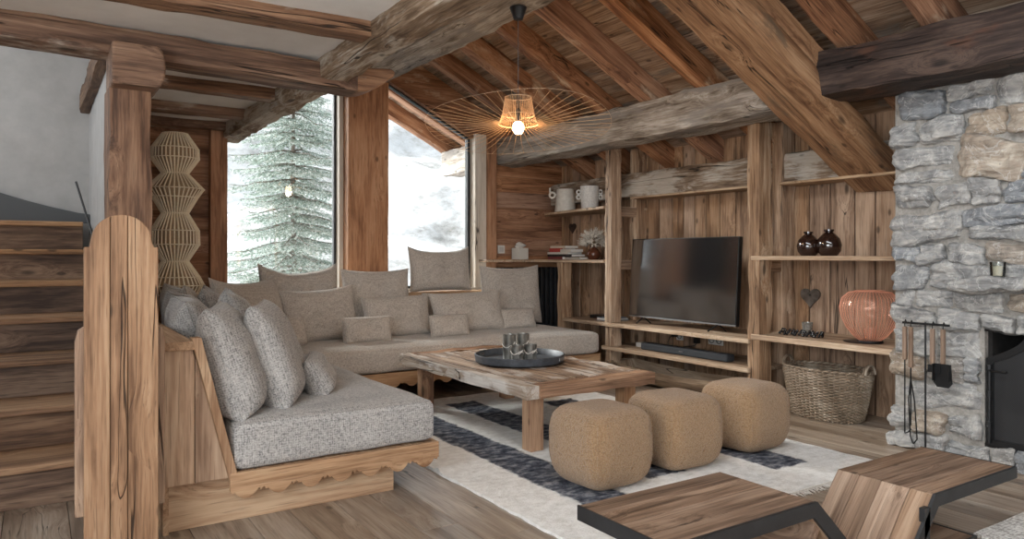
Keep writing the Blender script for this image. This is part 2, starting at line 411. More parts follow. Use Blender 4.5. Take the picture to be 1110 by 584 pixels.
def mat_boucle():
    t = NT('camel_boucle'); o = t.obj()
    vo = t.new('ShaderNodeTexVoronoi'); t.link(o, vo.inputs['Vector']); vo.inputs['Scale'].default_value = 150
    n = t.noise(o, 80, 4, 0.7)
    f = t.math('ADD', t.math('MULTIPLY', vo.outputs['Distance'], 0.5), t.math('MULTIPLY', n, 0.6))
    t.base(t.ramp(f, [(0.25, (182, 150, 116)), (0.8, (142, 112, 81))])); t.b.inputs['Roughness'].default_value = 1.0
    t.b.inputs['Specular IOR Level'].default_value = 0.05; t.b.inputs['Sheen Weight'].default_value = 0.3
    inv = t.math('SUBTRACT', 1.0, f); t.bump(inv, 1.0, 0.012); return t.m
BOUCLE = mat_boucle()

# ------------------------------------------------------------------ ROOM SHELL
YW = 6.40      # window wall, inner face
XT = 4.83      # shelf wall, inner face
def roofz(x): return 4.54 - 0.51 * x      # underside of the roof boards

# floor boards run away from the camera along y
mb = MB(); x = -1.6
while x < 5.0:
    w = random.choice([0.17, 0.2, 0.23]); y = -2.6 - random.random()
    while y < YW:
        L = random.uniform(1.5, 2.6)
        mb.box((x, y, -0.03), (x + w - 0.0025, min(y + L - 0.002, YW + 0.1), 0.0), 'y'); y += L
    x += w
struct(mb.build('floor', W_FLOOR, bevel=0.0015, seg=1))
struct(MB().box((-1.7, -2.8, -0.2), (5.0, YW + 0.15, -0.031)).build('trim_1', W_STAIR))

# shelf wall of upright planks
mb = MB(); y = 2.0
while y < YW:
    w = random.choice([0.13, 0.15, 0.17, 0.19]); y2 = min(y + w, YW)
    mb.box((XT, y, 0), (XT + 0.02, y2 - 0.011, 2.12), 'z'); y = y2
struct(mb.build('wall_right', W_VPLANK, bevel=0.003, seg=1))
struct(MB().box((XT + 0.017, 2.0, 0), (XT + 0.1, YW, 2.12), 'z', 0.1).build('wall_right_backing', W_DARK))
# window wall: boards left of the windows, between and right
def roofclip_rows(mb, x0, x1, z0, z1, h=0.155):
    z = z0
    while z < z1 - 1e-4:
        zt = min(z + h * random.uniform(0.9, 1.15), z1)
        def xr(zz): return min(x1, (4.62 - zz) / 0.51)
        if xr(z) > x0:
            a, b = xr(z), max(x0 + 0.001, xr(zt - 0.004))
            mb.prism([(x0, z), (a, z), (b, zt - 0.004), (x0, zt - 0.004)], YW, YW + 0.02, 'xz', 0)
            mb.prism([(x0, z), (a, z), (b, zt), (x0, zt)], YW + 0.012, YW + 0.12, 'xz', 0, rnd=0.1)
        z = zt
mb = MB()
roofclip_rows(mb, 0.30, 1.21, 0, 2.2)
roofclip_rows(mb, 1.21, 3.96, 0, 0.76)
roofclip_rows(mb, 3.955, XT + 0.1, 0, 2.75)
roofclip_rows(mb, 1.33, 2.36, 2.62, 4.0)
struct(mb.build('wall_back', W_HPLANK, bevel=0.002, seg=1))
# gable infill above the right window
struct(MB().prism([(2.70, 2.80), (3.96, 2.17), (3.96, 2.62), (2.70, 3.26)], YW + 0.0, YW + 0.1, 'xz', 0).build('trim_2', W_RAFTER))

# grey plaster stairwell
struct(MB().box((-1.6, 6.3, 0), (0.34, 6.42, 3.1)).build('wall_stairwell', GREYWALL))
struct(MB().box((0.337, 4.62, 0), (0.400, 6.4, 3.1)).build('wall_partition', GREYWALL, bevel=0.01))
# unseen left and rear walls; their windows are added to light the room
mb = MB(); mb.box((-1.7, -2.6, 0), (-1.6, -1.6, 3.1)); mb.box((-1.7, 1.6, 0), (-1.6, 6.42, 3.1)); mb.box((-1.7, -1.6, 0), (-1.6, 1.6, 0.7)); mb.box((-1.7, -1.6, 2.1), (-1.6, 1.6, 3.1))
struct(mb.build('wall_left', PLASTER))
mb = MB(); mb.box((-1.7, -2.7, 0), (-1.0, -2.6, 4.1)); mb.box((1.6, -2.7, 0), (1.9, -2.6, 4.1)); mb.box((4.3, -2.7, 0), (5.0, -2.6, 4.1))
mb.box((-1.0, -2.7, 2.1), (4.3, -2.6, 4.1)); mb.box((-1.0, -2.7, 0), (4.3, -2.6, 0.25)); struct(mb.build('wall_front', PLASTER))
struct(MB().box((4.83, -2.7, 0), (4.93, 2.0, 2.2)).build('wall_right_rear', PLASTER))
for i, (lo, hi) in enumerate([((-1.0, -2.66, 0.25), (1.6, -2.62, 2.1)), ((1.9, -2.66, 0.25), (4.3, -2.62, 2.1)), ((-1.66, -1.6, 0.7), (-1.62, 1.6, 2.1))]):
    mb = MB(); ax = 0 if i < 2 else 1; a0, a1 = lo[ax], hi[ax]
    for k in range(4):
        c = a0 + (a1 - a0) * k / 3; c = min(max(c, a0 + 0.03), a1 - 0.03)
        l2, h2 = list(lo), list(hi); l2[ax] = c - 0.03; h2[ax] = c + 0.03; mb.box(l2, h2, 'z')
    for z in (lo[2], hi[2] - 0.06):
        l2, h2 = list(lo), list(hi); l2[2] = z; h2[2] = z + 0.06; mb.box(l2, h2, 'x')
    struct(mb.build('window_%d' % (i + 3), W_POST))  # frames for the added openings, out of view
struct(MB().box((-1.6, 4.12, 3.0), (0.34, 6.4, 3.1)).build('ceiling_1', PLASTER))
struct(MB().box((-1.6, 4.10, 2.2), (0.44, 4.16, 3.1)).build('trim_3', PLASTER))
# plaster ceiling under the gallery
def wavy(x0, x1, y0, y1, z):
    def f(u, v):
        X = x0 + (x1 - x0) * u; Y = y0 + (y1 - y0) * v
        return (X, Y, z + 0.012 * noise.noise(V((X * 1.6, Y * 1.6, 3))))
    return f
mb = MB(); mb.grid(wavy(-1.6, 1.36, -2.6, 4.15, 2.185), 40, 70); mb.grid(wavy(0.345, 1.36, 4.1, YW + 0.05, 2.185), 16, 30)
mb.box((-1.7, -2.6, 2.21), (1.36, 4.12, 2.3)); mb.box((0.345, 4.1, 2.21), (1.36, YW + 0.1, 2.3))
struct(mb.build('ceiling', PLASTER))
struct(MB().box((1.33, -2.6, 2.25), (1.40, YW + 0.1, 3.95)).build('wall_gallery', PLASTER))
# roof boards, laid along y
mb = MB(); x = 1.1
while x < 5.75:
    w = random.uniform(0.13, 0.18); y = -2.6 - random.random()
    while y < 8.0:
        L = random.uniform(1.6, 3.0); y2 = min(y + L, 8.05)
        z0, z1 = roofz(x), roofz(x + w - 0.006)
        mb.prism([(x, z0), (x + w - 0.006, z1), (x + w - 0.006, z1 + 0.025), (x, z0 + 0.025)], y, y2 - 0.004, 'xz', 1); y = y2
    x += w
mb.prism([(1.1, roofz(1.1) + 0.02), (5.75, roofz(5.75) + 0.02), (5.75, roofz(5.75) + 0.1), (1.1, roofz(1.1) + 0.1)], -2.6, 8.05, 'xz', 1, rnd=0.2)
struct(mb.build('roof_deck', W_DECK))

# ------------------------------------------------------------------ TIMBERS
# rafters
ry = [(7.55, 'outside under the eaves, farthest from the room'), (6.96, 'outside under the eaves just beyond the window'), (6.47, 'lying in the gable over the right window'),
      (5.82, 'second in from the right window'), (5.25, 'third in from the window, above the wire pendant'), (4.70, 'over the pendant shade'),
      (4.14, 'meeting the grey wall beam above the left shelf post'), (3.56, 'just left of the big diagonal beam'), (2.43, 'just right of the big diagonal beam'),
      (1.93, 'over the stone chimney, cut off by the top edge'), (1.40, 'over the chimney at the top right corner')]
dirv = V((1, 0, -0.51)).normalized(); upv = V((0.51, 0, 1)).normalized()
for (y, where) in ry:
    wd = random.uniform(0.12, 0.14); hh = 0.165
    x0, x1 = 1.40, (5.55)
    p0 = V((x0, y + wd / 2, roofz(x0))) - upv * hh / 2; p1 = V((x1, y + wd / 2, roofz(x1))) - upv * hh / 2
    beam('roof_rafter', p0, p1, wd, hh, W_RAFTER, 'sloping brown roof rafter ' + where, 'rafter', up=upv, rough=0.004, wob=0.012, group='roof rafters')
# big diagonal principal: two timbers one on the other
t = thing('principal_beam', 'massive diagonal brown beam running down to the right past the grey wall beam', 'beam', (3.56, 2.78, 2.185))
def princ(x): return 4.036 - 0.52 * x
dv = V((1, 0, -0.52)).normalized(); uv = V((0.52, 0, 1)).normalized()
def pr(name, x0, x1, off, h, w, seed, yc=2.78):
    p0 = V((x0, yc, princ(x0))) + uv * (off + h / 2); p1 = V((x1, yc, princ(x1))) + uv * (off + h / 2)
    o = beam(name, p0, p1, w, h, W_PRINC, None, up=uv, rough=0.006, wob=0.006, seed=seed)
    M, _ = frame(p0, p1, uv)
    o.parent = t; o.matrix_basis = Matrix.Translation(-t.location) @ M
    return o
pr('lower_timber', 1.42, 4.80, 0.0, 0.165, 0.35, 3.3)
pr('upper_timber', 1.42, 3.88, 0.172, 0.13, 0.34, 9.1)
# grey ridge beam, gallery edge beam, cross beam
beam('ridge_beam', (2.575, -2.4, 2.90), (2.575, 6.55, 2.90), 0.35, 0.40, W_GREY, 'thick whitish-grey weathered ridge beam carrying the pendant lamp cord', rough=0.010, wob=0.02)
beam('gallery_edge_beam', (1.38, -2.4, 2.155), (1.38, 6.5, 2.155), 0.15, 0.19, W_EDGE, 'rough grey-brown beam edging the white plaster ceiling, ending over the left window', rough=0.012, wob=0.02)
t = thing('cross_beam', 'long brown beam crossing the plaster ceiling on top of the column', 'beam', (0, 4.0, 2.09))
M, L = frame((-1.6, 0, 0.075), (1.52, 0, 0.002)); o = hewn_mb(L, 0.2, 0.135, 0.006, 0.006, 4.4).build('timber', W_BROWN, t, bevel=0.004); o.matrix_basis = M
# carved nose beyond the edge beam
mb = MB(); pts = [(0, 0.065), (0, -0.068)] + [(0.20 * i / 12, -0.068 + 0.09 * (i / 12) ** 2.0) for i in range(1, 13)] + [(0.232, 0.045), (0.238, 0.072), (0.218, 0.088), (0.18, 0.085)]
mb.prism(pts, -0.095, 0.095, 'xz', 0); o = mb.build('carved_end', W_BROWN, t, bevel=0.010); o.location = (1.51, 0, 0.002)
# ceiling joists
for (y, x0, lab) in [(0.9, -1.6, 'ceiling joist nearest the camera'), (2.1, -1.6, 'ceiling joist cut by the top left corner'), (3.24, -1.6, 'brown ceiling joist in front of the long cross beam'),
                     (4.86, 0.42, 'brown ceiling joist just behind the column head'), (5.66, 0.42, 'thin brown ceiling joist halfway to the plank wall'), (6.28, 0.42, 'brown ceiling joist lying against the plank wall')]:
    if y < 3: continue
    beam('ceiling_joist', (x0, y, 2.160), (1.302, y, 2.160), 0.13, 0.085, W_BROWN, lab, 'joist', rough=0.005, wob=0.014, group='ceiling joists')
# wall beam on the shelf posts, dark beam over the chimney
beam('wall_beam', (4.15, 2.93, 2.180), (4.15, 7.62, 2.180), 0.32, 0.285, W_GREY, 'cracked grey weathered beam resting on the shelf posts above the television', rough=0.014, wob=0.02, seed=12.0)
beam('chimney_beam', (4.04, -1.4, 2.17), (4.04, 2.62, 2.17), 0.34, 0.27, W_DARK, 'smoke-dark rough beam above the stone chimney', rough=0.012, wob=0.02, seed=5.0)
beam('wall_plate', (4.75, 2.3, 1.755), (4.75, 6.38, 1.755), 0.14, 0.225, W_EDGE, 'old squared timber along the top of the plank wall above the television', rough=0.01, wob=0.012, seed=31.0)
o = beam('corner_timber', (0.305, 4.4, 2.23), (0.305, 6.25, 2.23), 0.06, 0.16, W_STAIR, 'short dark timber at the top of the grey stairwell wall')
# posts
def post(name, x0, x1, y0, y1, z0, z1, mat, label, rough=0.006, cat='post', group=None, seed=None):
    c = ((x0 + x1) / 2, (y0 + y1) / 2)
    return beam(name, (c[0], c[1], z0), (c[0], c[1], z1), y1 - y0, x1 - x0, mat, label, cat, up=(1, 0, 0), rough=rough, wob=0.006, group=group, seed=seed)
post('window_post', 2.345, 2.75, 6.27, 6.56, 0.0, 2.70, W_POST, 'broad smooth brown post between the two windows', rough=0.002)
post('wall_post', 1.20, 1.335, 6.33, 6.5, 0.0, 2.2, W_POST, 'slim reddish-brown post at the left edge of the left window', rough=0.002)
post('column', 0.285, 0.468, 3.86, 4.12, 0.0, 1.885, W_COLUMN, 'square hewn column standing behind the rounded board', rough=0.007, cat='column', seed=8.0)
# head block of the column
mb = MB(); prof = [(0.0, 0.0), (0.185, 0.0)] + [(0.185 + 0.04 * math.sin(a), 0.098 - 0.098 * math.cos(a)) for a in [PI * i / 10 for i in range(1, 10)]] + [(0.185, 0.196), (0.0, 0.196)]
mb.prism(prof, -0.15, 0.17, 'xz', 0)
tag(mb.build('column_capital', W_COLUMN, bevel=0.012, loc=(0.29, 3.90, 1.882)), 'rounded wooden head block between the column and the cross beam', 'capital')
post('shelf_post', 4.30, 4.42, 4.95, 5.04, 0.0, 2.06, W_SHELFPOST, 'front shelf post left of the television', seed=1.0, group='shelf posts')
post('shelf_post', 4.69, 4.82, 5.05, 5.14, 0.0, 2.10, W_SHELFPOST, 'rear shelf post against the wall left of the television', seed=2.0, group='shelf posts')
post('shelf_post', 4.295, 4.43, 3.36, 3.465, 0.0, 2.06, W_SHELFPOST, 'front shelf post right of the television, in front of the basket', seed=3.0, rough=0.009, group='shelf posts')
post('shelf_post', 4.66, 4.80, 3.44, 3.54, 0.0, 2.10, W_SHELFPOST, 'rear shelf post against the wall right of the television', seed=4.0, rough=0.008, group='shelf posts')
post('shelf_support', 4.32, 4.44, 5.70, 5.79, 0.0, 1.033, W_SHELFPOST, 'short knotty post under the corner shelf beside the grey cushions', seed=5.0, rough=0.009)

# ------------------------------------------------------------------ WINDOWS
def window(name, outer, inner, glassz):
    e = bpy.data.objects.new(name, None); COL.objects.link(e); e['kind'] = 'structure'
    n = len(outer); mb = MB()
    for i in range(n):
        j = (i + 1) % n
        mb.prism([outer[i], outer[j], inner[j], inner[i]], YW + 0.06, YW + 0.12, 'xz', 0)
    mb.build('window_frame', STEEL, e, bevel=0.003)
    mb = MB(); mb.prism(inner, YW + 0.085, YW + 0.093, 'xz'); mb.build('glass_pane', GLASS, e)
    return e
def inset(poly, d):
    c = V((sum(p[0] for p in poly) / len(poly), sum(p[1] for p in poly) / len(poly)))
    out = []
    n = len(poly)
    for i in range(n):
        p0, p1, p2 = V(poly[i - 1]), V(poly[i]), V(poly[(i + 1) % n])
        a = (p1 - p0).normalized(); b = (p2 - p1).normalized()
        na = V((-a.y, a.x)); nb = V((-b.y, b.x)); m = (na + nb).normalized(); k = d / max(0.2, m.dot(na))
        out.append(tuple(p1 + m * k))
    return out
w1 = [(1.335, 0.78), (2.305, 0.78), (2.305, 2.63), (1.335, 2.63)]
w2 = [(2.76, 0.78), (3.715, 0.78), (3.715, 2.30), (2.76, 2.785)]
window('window_1', w1, inset(w1, 0.020), 0); window('window_2', w2, inset(w2, 0.026), 0)
mb = MB(); mb.box((1.33, 6.36, 0.745), (3.96, 6.54, 0.782), 'x'); struct(mb.build('trim_4', WHITEFRAME, bevel=0.004))
struct(MB().box((3.72, 6.36, 0.78), (3.85, 6.52, 2.33), 'z').build('trim_5', WHITEFRAME, bevel=0.003))
struct(MB().box((2.305, 6.38, 0.78), (2.345, 6.56, 2.66), 'z').build('trim_6', WHITEFRAME, bevel=0.003))
struct(MB().box((3.85, 6.34, 0.0), (3.962, 6.50, 2.30), 'z').build('trim_7', W_HPLANK, bevel=0.003))

# ------------------------------------------------------------------ STAIRS
t = thing('staircase', 'brown wooden staircase rising away against the grey wall', 'staircase', (-0.35, 3.8, 0))
R_, G_ = 0.19, 0.33
for k in range(7):
    y0 = k * G_
    MB().box((-0.95, y0 + 0.02, k * R_), (0.625, y0 + 0.045, (k + 1) * R_ - 0.03), 'x').build('riser', W_STAIR, t, bevel=0.003)
    MB().box((-0.95, y0 - 0.012, (k + 1) * R_ - 0.032), (0.625, y0 + G_ + 0.04, (k + 1) * R_), 'x').build('tread', W_NOSE, t, bevel=0.006)
# dark curved skirting board following the turn of the stair
mb = MB(); top = [(-1.15, 1.62), (-0.75, 1.60), (-0.45, 1.575), (-0.25, 1.545), (-0.05, 1.48), (0.1, 1.44), (0.26, 1.405), (0.335, 1.395)]
mb.prism([(-1.15, 1.33), (0.335, 1.33)] + top[::-1], 0, 0.05, 'xz')
tag(mb.build('stair_skirting', plain('slate_grey_paint', (74, 77, 80), 0.55), bevel=0.004, loc=(0, 6.12, 0.005)), 'dark grey curved board along the grey wall at the top of the stairs', 'board')
# rounded board and the plank behind it
def round_top(w, z0, z1, shoulder, n=12):
    """board outline with a rounded head and two shoulders."""
    r = w / 2 - 0.02
    pts = [(0, z0), (w, z0), (w, shoulder), (w - 0.02, shoulder)]
    for i in range(1, n):
        a = PI * i / n; pts.append((w / 2 + r * math.cos(a), shoulder + (z1 - shoulder) * math.sin(a) ** 0.8))
    return pts + [(0.02, shoulder), (0, shoulder)]
t = thing('newel_board', 'tall pale wooden board with a rounded shouldered head in front of the column', 'board', (0.14, 2.88, 0))
M = Matrix.Translation((0, 0, 0))
mb = MB()
for i, (a, b) in enumerate([(0, 0.078), (0.080, 0.132), (0.134, 0.23)]):
    full = round_top(0.23, 0.0, 1.243, 1.13, 40)
    xs = [p for p in full if a - 1e-6 <= p[0] <= b + 1e-6]
    # cut the outline between a and b
    def ztop(x):
        up_ = [p for p in full if p[1] > 1.1]; up_.sort()
        for q0, q1 in zip(up_, up_[1:]):
            if q0[0] <= x <= q1[0] and q1[0] > q0[0]: return q0[1] + (q1[1] - q0[1]) * (x - q0[0]) / (q1[0] - q0[0])
        return 1.13
    pts = [(a, 0), (b, 0)] + [(a + (b - a) * (1 - j / 14), ztop(min(0.2299, max(0.0001, a + (b - a) * (1 - j / 14))))) for j in range(15)]
    mb.prism(pts, 0, 0.045, 'xz', 2, rnd=0.40 + 0.003 * i)
mb.build('front_board', W_BOARD, t, bevel=0.003)
mb = MB(); pts = [(0, 0.19), (0.285, 0.19), (0.285, 0.80), (0.275, 0.84), (0.25, 0.855), (0.035, 0.855), (0.01, 0.84), (0, 0.80)]
mb.prism(pts, 0.06, 0.10, 'xz', 2, rnd=0.7); o = mb.build('back_board', W_BOARD, t, bevel=0.004); o.location = (-0.025, 0, 0)
mb = MB(); mb.tube([(-0.02, 0.10, 1.36), (0.03, 0.08, 1.17)], 0.004, 6); mb.build('iron_pin', BLACKMETAL, t)

# ------------------------------------------------------------------ TOWER LAMP
t = thing('tower_lamp', 'tall stacked lamp of woven cane cones in front of the plank wall', 'lamp', (0.87, 5.90, 0.762))
CANE = mottled('woven_cane', (240, 222, 194), (250, 238, 214), 60, 0.7, 0.2, 0.002)
prof = [(0.05, 0.165), (0.118, 0.2), (0.18, 0.168), (0.297, 0.09), (0.42, 0.168), (0.523, 0.165), (0.653, 0.09), (0.77, 0.155), (0.832, 0.2), (0.948, 0.09), (1.058, 0.165), (1.13, 0.162), (1.243, 0.085)]
groups = [('bottom_tier', 0, 3), ('lower_tier', 3, 6), ('upper_tier', 6, 9), ('top_tier', 9, 12)]
for nm, a, b in groups:
    mb = MB(); n = 36
    for k in range(n):
        an = 2 * PI * k / n
        mb.tube([(prof[i][1] * math.cos(an), prof[i][1] * math.sin(an), prof[i][0]) for i in range(a, b + 1)], 0.0062, 4)
    for i in range(a, b + 1):
        z, r = prof[i]
        mb.tube([(r * 1.02 * math.cos(q), r * 1.02 * math.sin(q), z) for q in [2 * PI * j / 32 for j in range(33)]], 0.004, 4, cap=False)
    o = mb.build(nm, CANE, t)
    # the woven sleeve behind the ribs
    mb = MB(); mb.lathe([(prof[i][1] * 0.90, prof[i][0]) for i in range(a, b + 1)], 40, close=False)
    mb.build('sleeve', plain('cane_paper', (176, 150, 118), 0.9), o)
MB().lathe([(0.05, 0), (0.05, 0.02), (0.012, 0.03), (0.012, 1.2)], 16).build('pole', BLACKMETAL, t)

# ------------------------------------------------------------------ CORNER SOFA
sofa = thing('corner_sofa', 'built-in pine corner sofa with scalloped aprons and thick grey seat pads', 'sofa', (0.42, 3.12, 0))
SO = Matrix.Translation((-0.42, -3.12, 0))
def scallop(x0, x1, ztop, zlo, zhi, per):
    n = max(1, round((x1 - x0) / per)); per = (x1 - x0) / n; pts = []
    for i in range(n):
        for t_ in [0, .04, .08, .12, .18, .26, .34, .42, .5, .58, .66, .74, .80, .84, .88, .92, .96]:
            if t_ < .12: z = zhi - (0.010 if t_ in (0.04, 0.08) else 0)
            elif t_ <= .80: z = zhi - (zhi - zlo) * math.sin(PI * (t_ - .10) / .72) ** 0.7
            else: z = zhi - (0.010 if t_ in (0.88, 0.92) else 0)
            pts.append((x0 + (i + t_) * per, z))
    pts.append((x1, zhi)); return pts + [(x1, ztop), (x0, ztop)]
# left seat: kick base, end panels, sloping back, ledge
mb = MB(); mb.box((0.42, 3.17, 0), (1.41, 3.20, 0.195), 'x', 0.62, M=SO); mb.box((1.38, 3.20, 0), (1.41, 5.0, 0.195), 'y', M=SO); mb.build('kick_base', W_PINE, sofa, bevel=0.002)
mb = MB()
for a, b in [(0.42, 0.53), (0.533, 0.66)]:
    def xb(z): return 0.52 + (0.735 - z) / (0.735 - 0.165) * 0.145
    pts = [(a, 0.195), (min(b, 0.66), 0.195)] + ([(b, 0.735), (a, 0.735)] if b < 0.55 and False else [])
    if b < 0.54: pts = [(a, 0.195), (b, 0.195), (b, xb(0) and 0.70), (xb(0.735), 0.735), (a, 0.735)]
    else: pts = [(a, 0.195), (0.66, 0.195), (a, xb and 0.70)]
    mb.prism(pts, 3.115, 3.14, 'xz', 2, M=SO)
mb.build('end_panel', W_PINE, sofa, bevel=0.002)
mb = MB(); z0, z1 = 0.165, 0.775
p = [(0.665, z0), (0.70, z0), (0.552, z1), (0.515, z1)]
mb.prism(p, 3.0885, 3.145, 'xz', 2, M=SO); mb.build('back_brace', W_PINE, sofa, bevel=0.003)
mb = MB(); mb.box((0.405, 3.09, 0.728), (0.528, 3.85, 0.762), 'y', 0.5, M=SO); mb.box((0.475, 3.85, 0.728), (0.528, 4.13, 0.762), 'y', 0.5, M=SO); mb.box((0.405, 4.13, 0.728), (0.528, 6.2, 0.762), 'y', 0.5, M=SO); mb.box((0.528, 5.72, 0.728), (1.18, 6.2, 0.762), 'x', M=SO); mb.box((1.0, 6.12, 0.728), (3.75, 6.30, 0.762), 'x', M=SO)
mb.build('ledge', W_PINE, sofa, bevel=0.004)
mb = MB(); q = [(0.675, 0.20), (0.695, 0.20), (0.545, 0.73), (0.525, 0.73)]; mb.prism(q, 3.14, 6.0, 'xz', 1, M=SO); mb.box((0.42, 3.14, 0), (0.44, 3.85, 0.73), 'y', M=SO); mb.box((0.42, 4.13, 0), (0.44, 6.2, 0.73), 'y', M=SO)
mb.prism([(5.98, 0.20), (6.0, 0.20), (6.14, 0.73), (6.12, 0.73)], 1.0, 3.9, 'yz', 0, M=SO)
mb.build('back_panel', W_PINE, sofa)
mb = MB(); mb.prism(scallop(0.66, 1.605, 0.218, 0.108, 0.146, 0.145), 3.085, 3.107, 'xz', 0, rnd=0.66, M=SO); mb.build('apron', W_PINE, sofa, bevel=0.002)
mb = MB(); mb.prism(scallop(3.107, 5.03, 0.218, 0.108, 0.146, 0.145), 1.583, 1.605, 'yz', 1, M=SO); mb.build('apron', W_PINE, sofa, bevel=0.002)
mb = MB(); mb.prism(scallop(1.583, 4.24, 0.225, 0.115, 0.15, 0.15), 5.03, 5.052, 'xz', 0, M=SO); mb.build('apron', W_PINE, sofa, bevel=0.002)
for lx in (2.18, 3.1, 4.1):
    MB().box((lx, 5.12, 0), (lx + 0.07, 5.19, 0.2), 'z', M=SO).build('leg', W_PINE, sofa, bevel=0.003)
MB().box((0.66, 3.12, 0.195), (1.59, 5.9, 0.216), 'y', M=SO).box((1.59, 5.06, 0.195), (4.23, 6.0, 0.216), 'x', M=SO).build('seat_board', W_PINE, sofa)
def pad(lo, hi, r=0.045, seed=0):
    """soft box with rounded edges and slightly domed, rumpled faces"""
    mb = MB(); (x0, y0, z0), (x1, y1, z1) = lo, hi
    c = V(((x0 + x1) / 2, (y0 + y1) / 2, (z0 + z1) / 2)); h = V(((x1 - x0) / 2, (y1 - y0) / 2, (z1 - z0) / 2))
    nn = [max(6, int(2 * h[i] / 0.05)) for i in range(3)]
    def rounded(p):
        q = V([max(-(h[i] - r), min(h[i] - r, p[i])) for i in range(3)]); d = p - q
        if d.length > 1e-9: p = q + d.normalized() * r
        w = noise.noise(p * 2.2 + V((seed, 0, 0))) * 0.008 + noise.noise(p * 7 + V((seed, 4, 0))) * 0.003
        if abs(p.z - h.z) < r and p.z > 0:
            e = (1 - (p.x / h.x) ** 2) * (1 - (p.y / h.y) ** 2); p = p + V((0, 0, 0.012 * min(1, e * 3)))
        return c + p + V((w * 0.6, w * 0.6, w))
    for ax in range(3):
        a, b = (ax + 1) % 3, (ax + 2) % 3
        for sg in (-1, 1):
            def f(u, v):
                # denser towards the edges
                uu = math.sin((u - 0.5) * PI) if False else (u * 2 - 1); vv = v * 2 - 1
                p = V((0, 0, 0)); p[ax] = sg * h[ax]; p[a] = uu * h[a] * (sg); p[b] = vv * h[b]
                return rounded(p)
            mb.grid(f, nn[a] * 2 if nn[a] < 12 else nn[a], nn[b] * 2 if nn[b] < 12 else nn[b], rnd=0.5, M=SO)
    return mb
pad((0.668, 3.095, 0.217), (1.60, 5.95, 0.418), seed=1).build('seat_pad', TWEED, sofa)
pad((1.605, 5.04, 0.222), (4.25, 6.02, 0.418), seed=5).build('seat_pad', LINEN, sofa)

# cushions
def cushion_mesh(w, h, t, seed, sag=0.2, pinch=0.06, ear=0.0, crush=0.0):
    mb = MB(); n = 26
    for sg in (-1, 1):
        def f(u, v):
            a = math.sin((u - .5) * PI) if True else u; b = math.sin((v - .5) * PI)
            # outline: concave sides, pointed corners
            x = w / 2 * a * (1 - pinch * (1 - b * b)); z = h / 2 * b * (1 - pinch * (1 - a * a))
            e = max(0.0, (1 - a ** 4) * (1 - b ** 4)); th = t / 2 * e ** 0.45 * (1 - sag * b)
            d = noise.noise(V((x * 7, z * 7, seed))) * 0.012 * (1 - 0) + noise.noise(V((x * 17, z * 17, seed + 9))) * 0.005
            cor = abs(a * b); fold = math.sin((a - b * sg) * 9 + seed) * 0.006 * cor
            th = max(0, th + (d + fold) * min(1, e * 5))
            if ear and b > 0.5: z += ear * abs(a) ** 3 * (b - 0.5) * 2
            if crush and b > 0: z -= crush * (b ** 2) * (1 - a * a) * (0.7 + 0.6 * noise.noise(V((x * 5, seed, 0))))
            y = sg * th + 0.012 * noise.noise(V((x * 3, z * 3, seed + 5)))
            return (x, y, z + h / 2)
        mb.grid(f if sg < 0 else (lambda u, v, f=f: f(1 - u, v)), n, n, rnd=0.5)
    # piping seam
    pts = []
    def edge(a, b):
        x = w / 2 * a * (1 - pinch * (1 - b * b)); z = h / 2 * b * (1 - pinch * (1 - a * a))
        if ear and b > 0.5: z += ear * abs(a) ** 3 * (b - 0.5) * 2
        if crush and b > 0: z -= crush * (b ** 2) * (1 - a * a) * (0.7 + 0.6 * noise.noise(V((x * 5, seed, 0))))
        return (x, 0.012 * noise.noise(V((x * 3, z * 3, seed + 5))), z + h / 2)
    for i in range(16): pts.append(edge(-1 + 2 * i / 16, -1))
    for i in range(16): pts.append(edge(1, -1 + 2 * i / 16))
    for i in range(16): pts.append(edge(1 - 2 * i / 16, 1))
    for i in range(17): pts.append(edge(-1, 1 - 2 * i / 16))
    seam = MB(); seam.tube(pts, 0.004, 5, rnd=0.5, cap=False)
    return mb, seam
def cushion(w, h, t, loc, yaw, lean, mat, label, group, roll=0.0, seed=None, **k):
    if seed is None: seed = random.random() * 50
    mb, seam = cushion_mesh(w, h, t, seed, **k)
    o = mb.build('cushion', mat); seam.build('piping', mat, o)
    o.matrix_world = Matrix.Translation(loc) @ Matrix.Rotation(yaw, 4, 'Z') @ Matrix.Rotation(-lean, 4, 'X') @ Matrix.Rotation(roll, 4, 'Y')
    tag(o, label, 'cushion', group); return o
D = math.radians
gb = 'cushions along the window bench'
# window bench, back row
cushion(0.66, 0.60, 0.20, (1.83, 5.92, 0.41), 0.03, D(10), LINEN, 'large taupe cushion leaning against the left window, nearest the spruce tree', gb, seed=2, ear=0.035, crush=0.05)
cushion(0.62, 0.57, 0.20, (2.50, 5.93, 0.41), -0.02, D(9), LINEN, 'large taupe cushion leaning below the broad window post', gb, seed=6, ear=0.01)
cushion(0.64, 0.38, 0.16, (3.23, 6.16, 0.765), -0.02, D(8), LINEN, 'square taupe cushion perched highest on the back ledge below the right window', gb, seed=9, ear=0.045, pinch=0.05)
cushion(0.68, 0.56, 0.18, (3.93, 5.99, 0.43), -0.03, D(7), LINEN, 'large upright taupe cushion at the right end below the corner shelf', gb, seed=12, ear=0.02)
cushion(0.66, 0.34, 0.15, (3.30, 5.98, 0.42), 0.0, D(12), LINEN, 'taupe cushion mostly hidden, only its flat top showing above the front row', gb, seed=15)
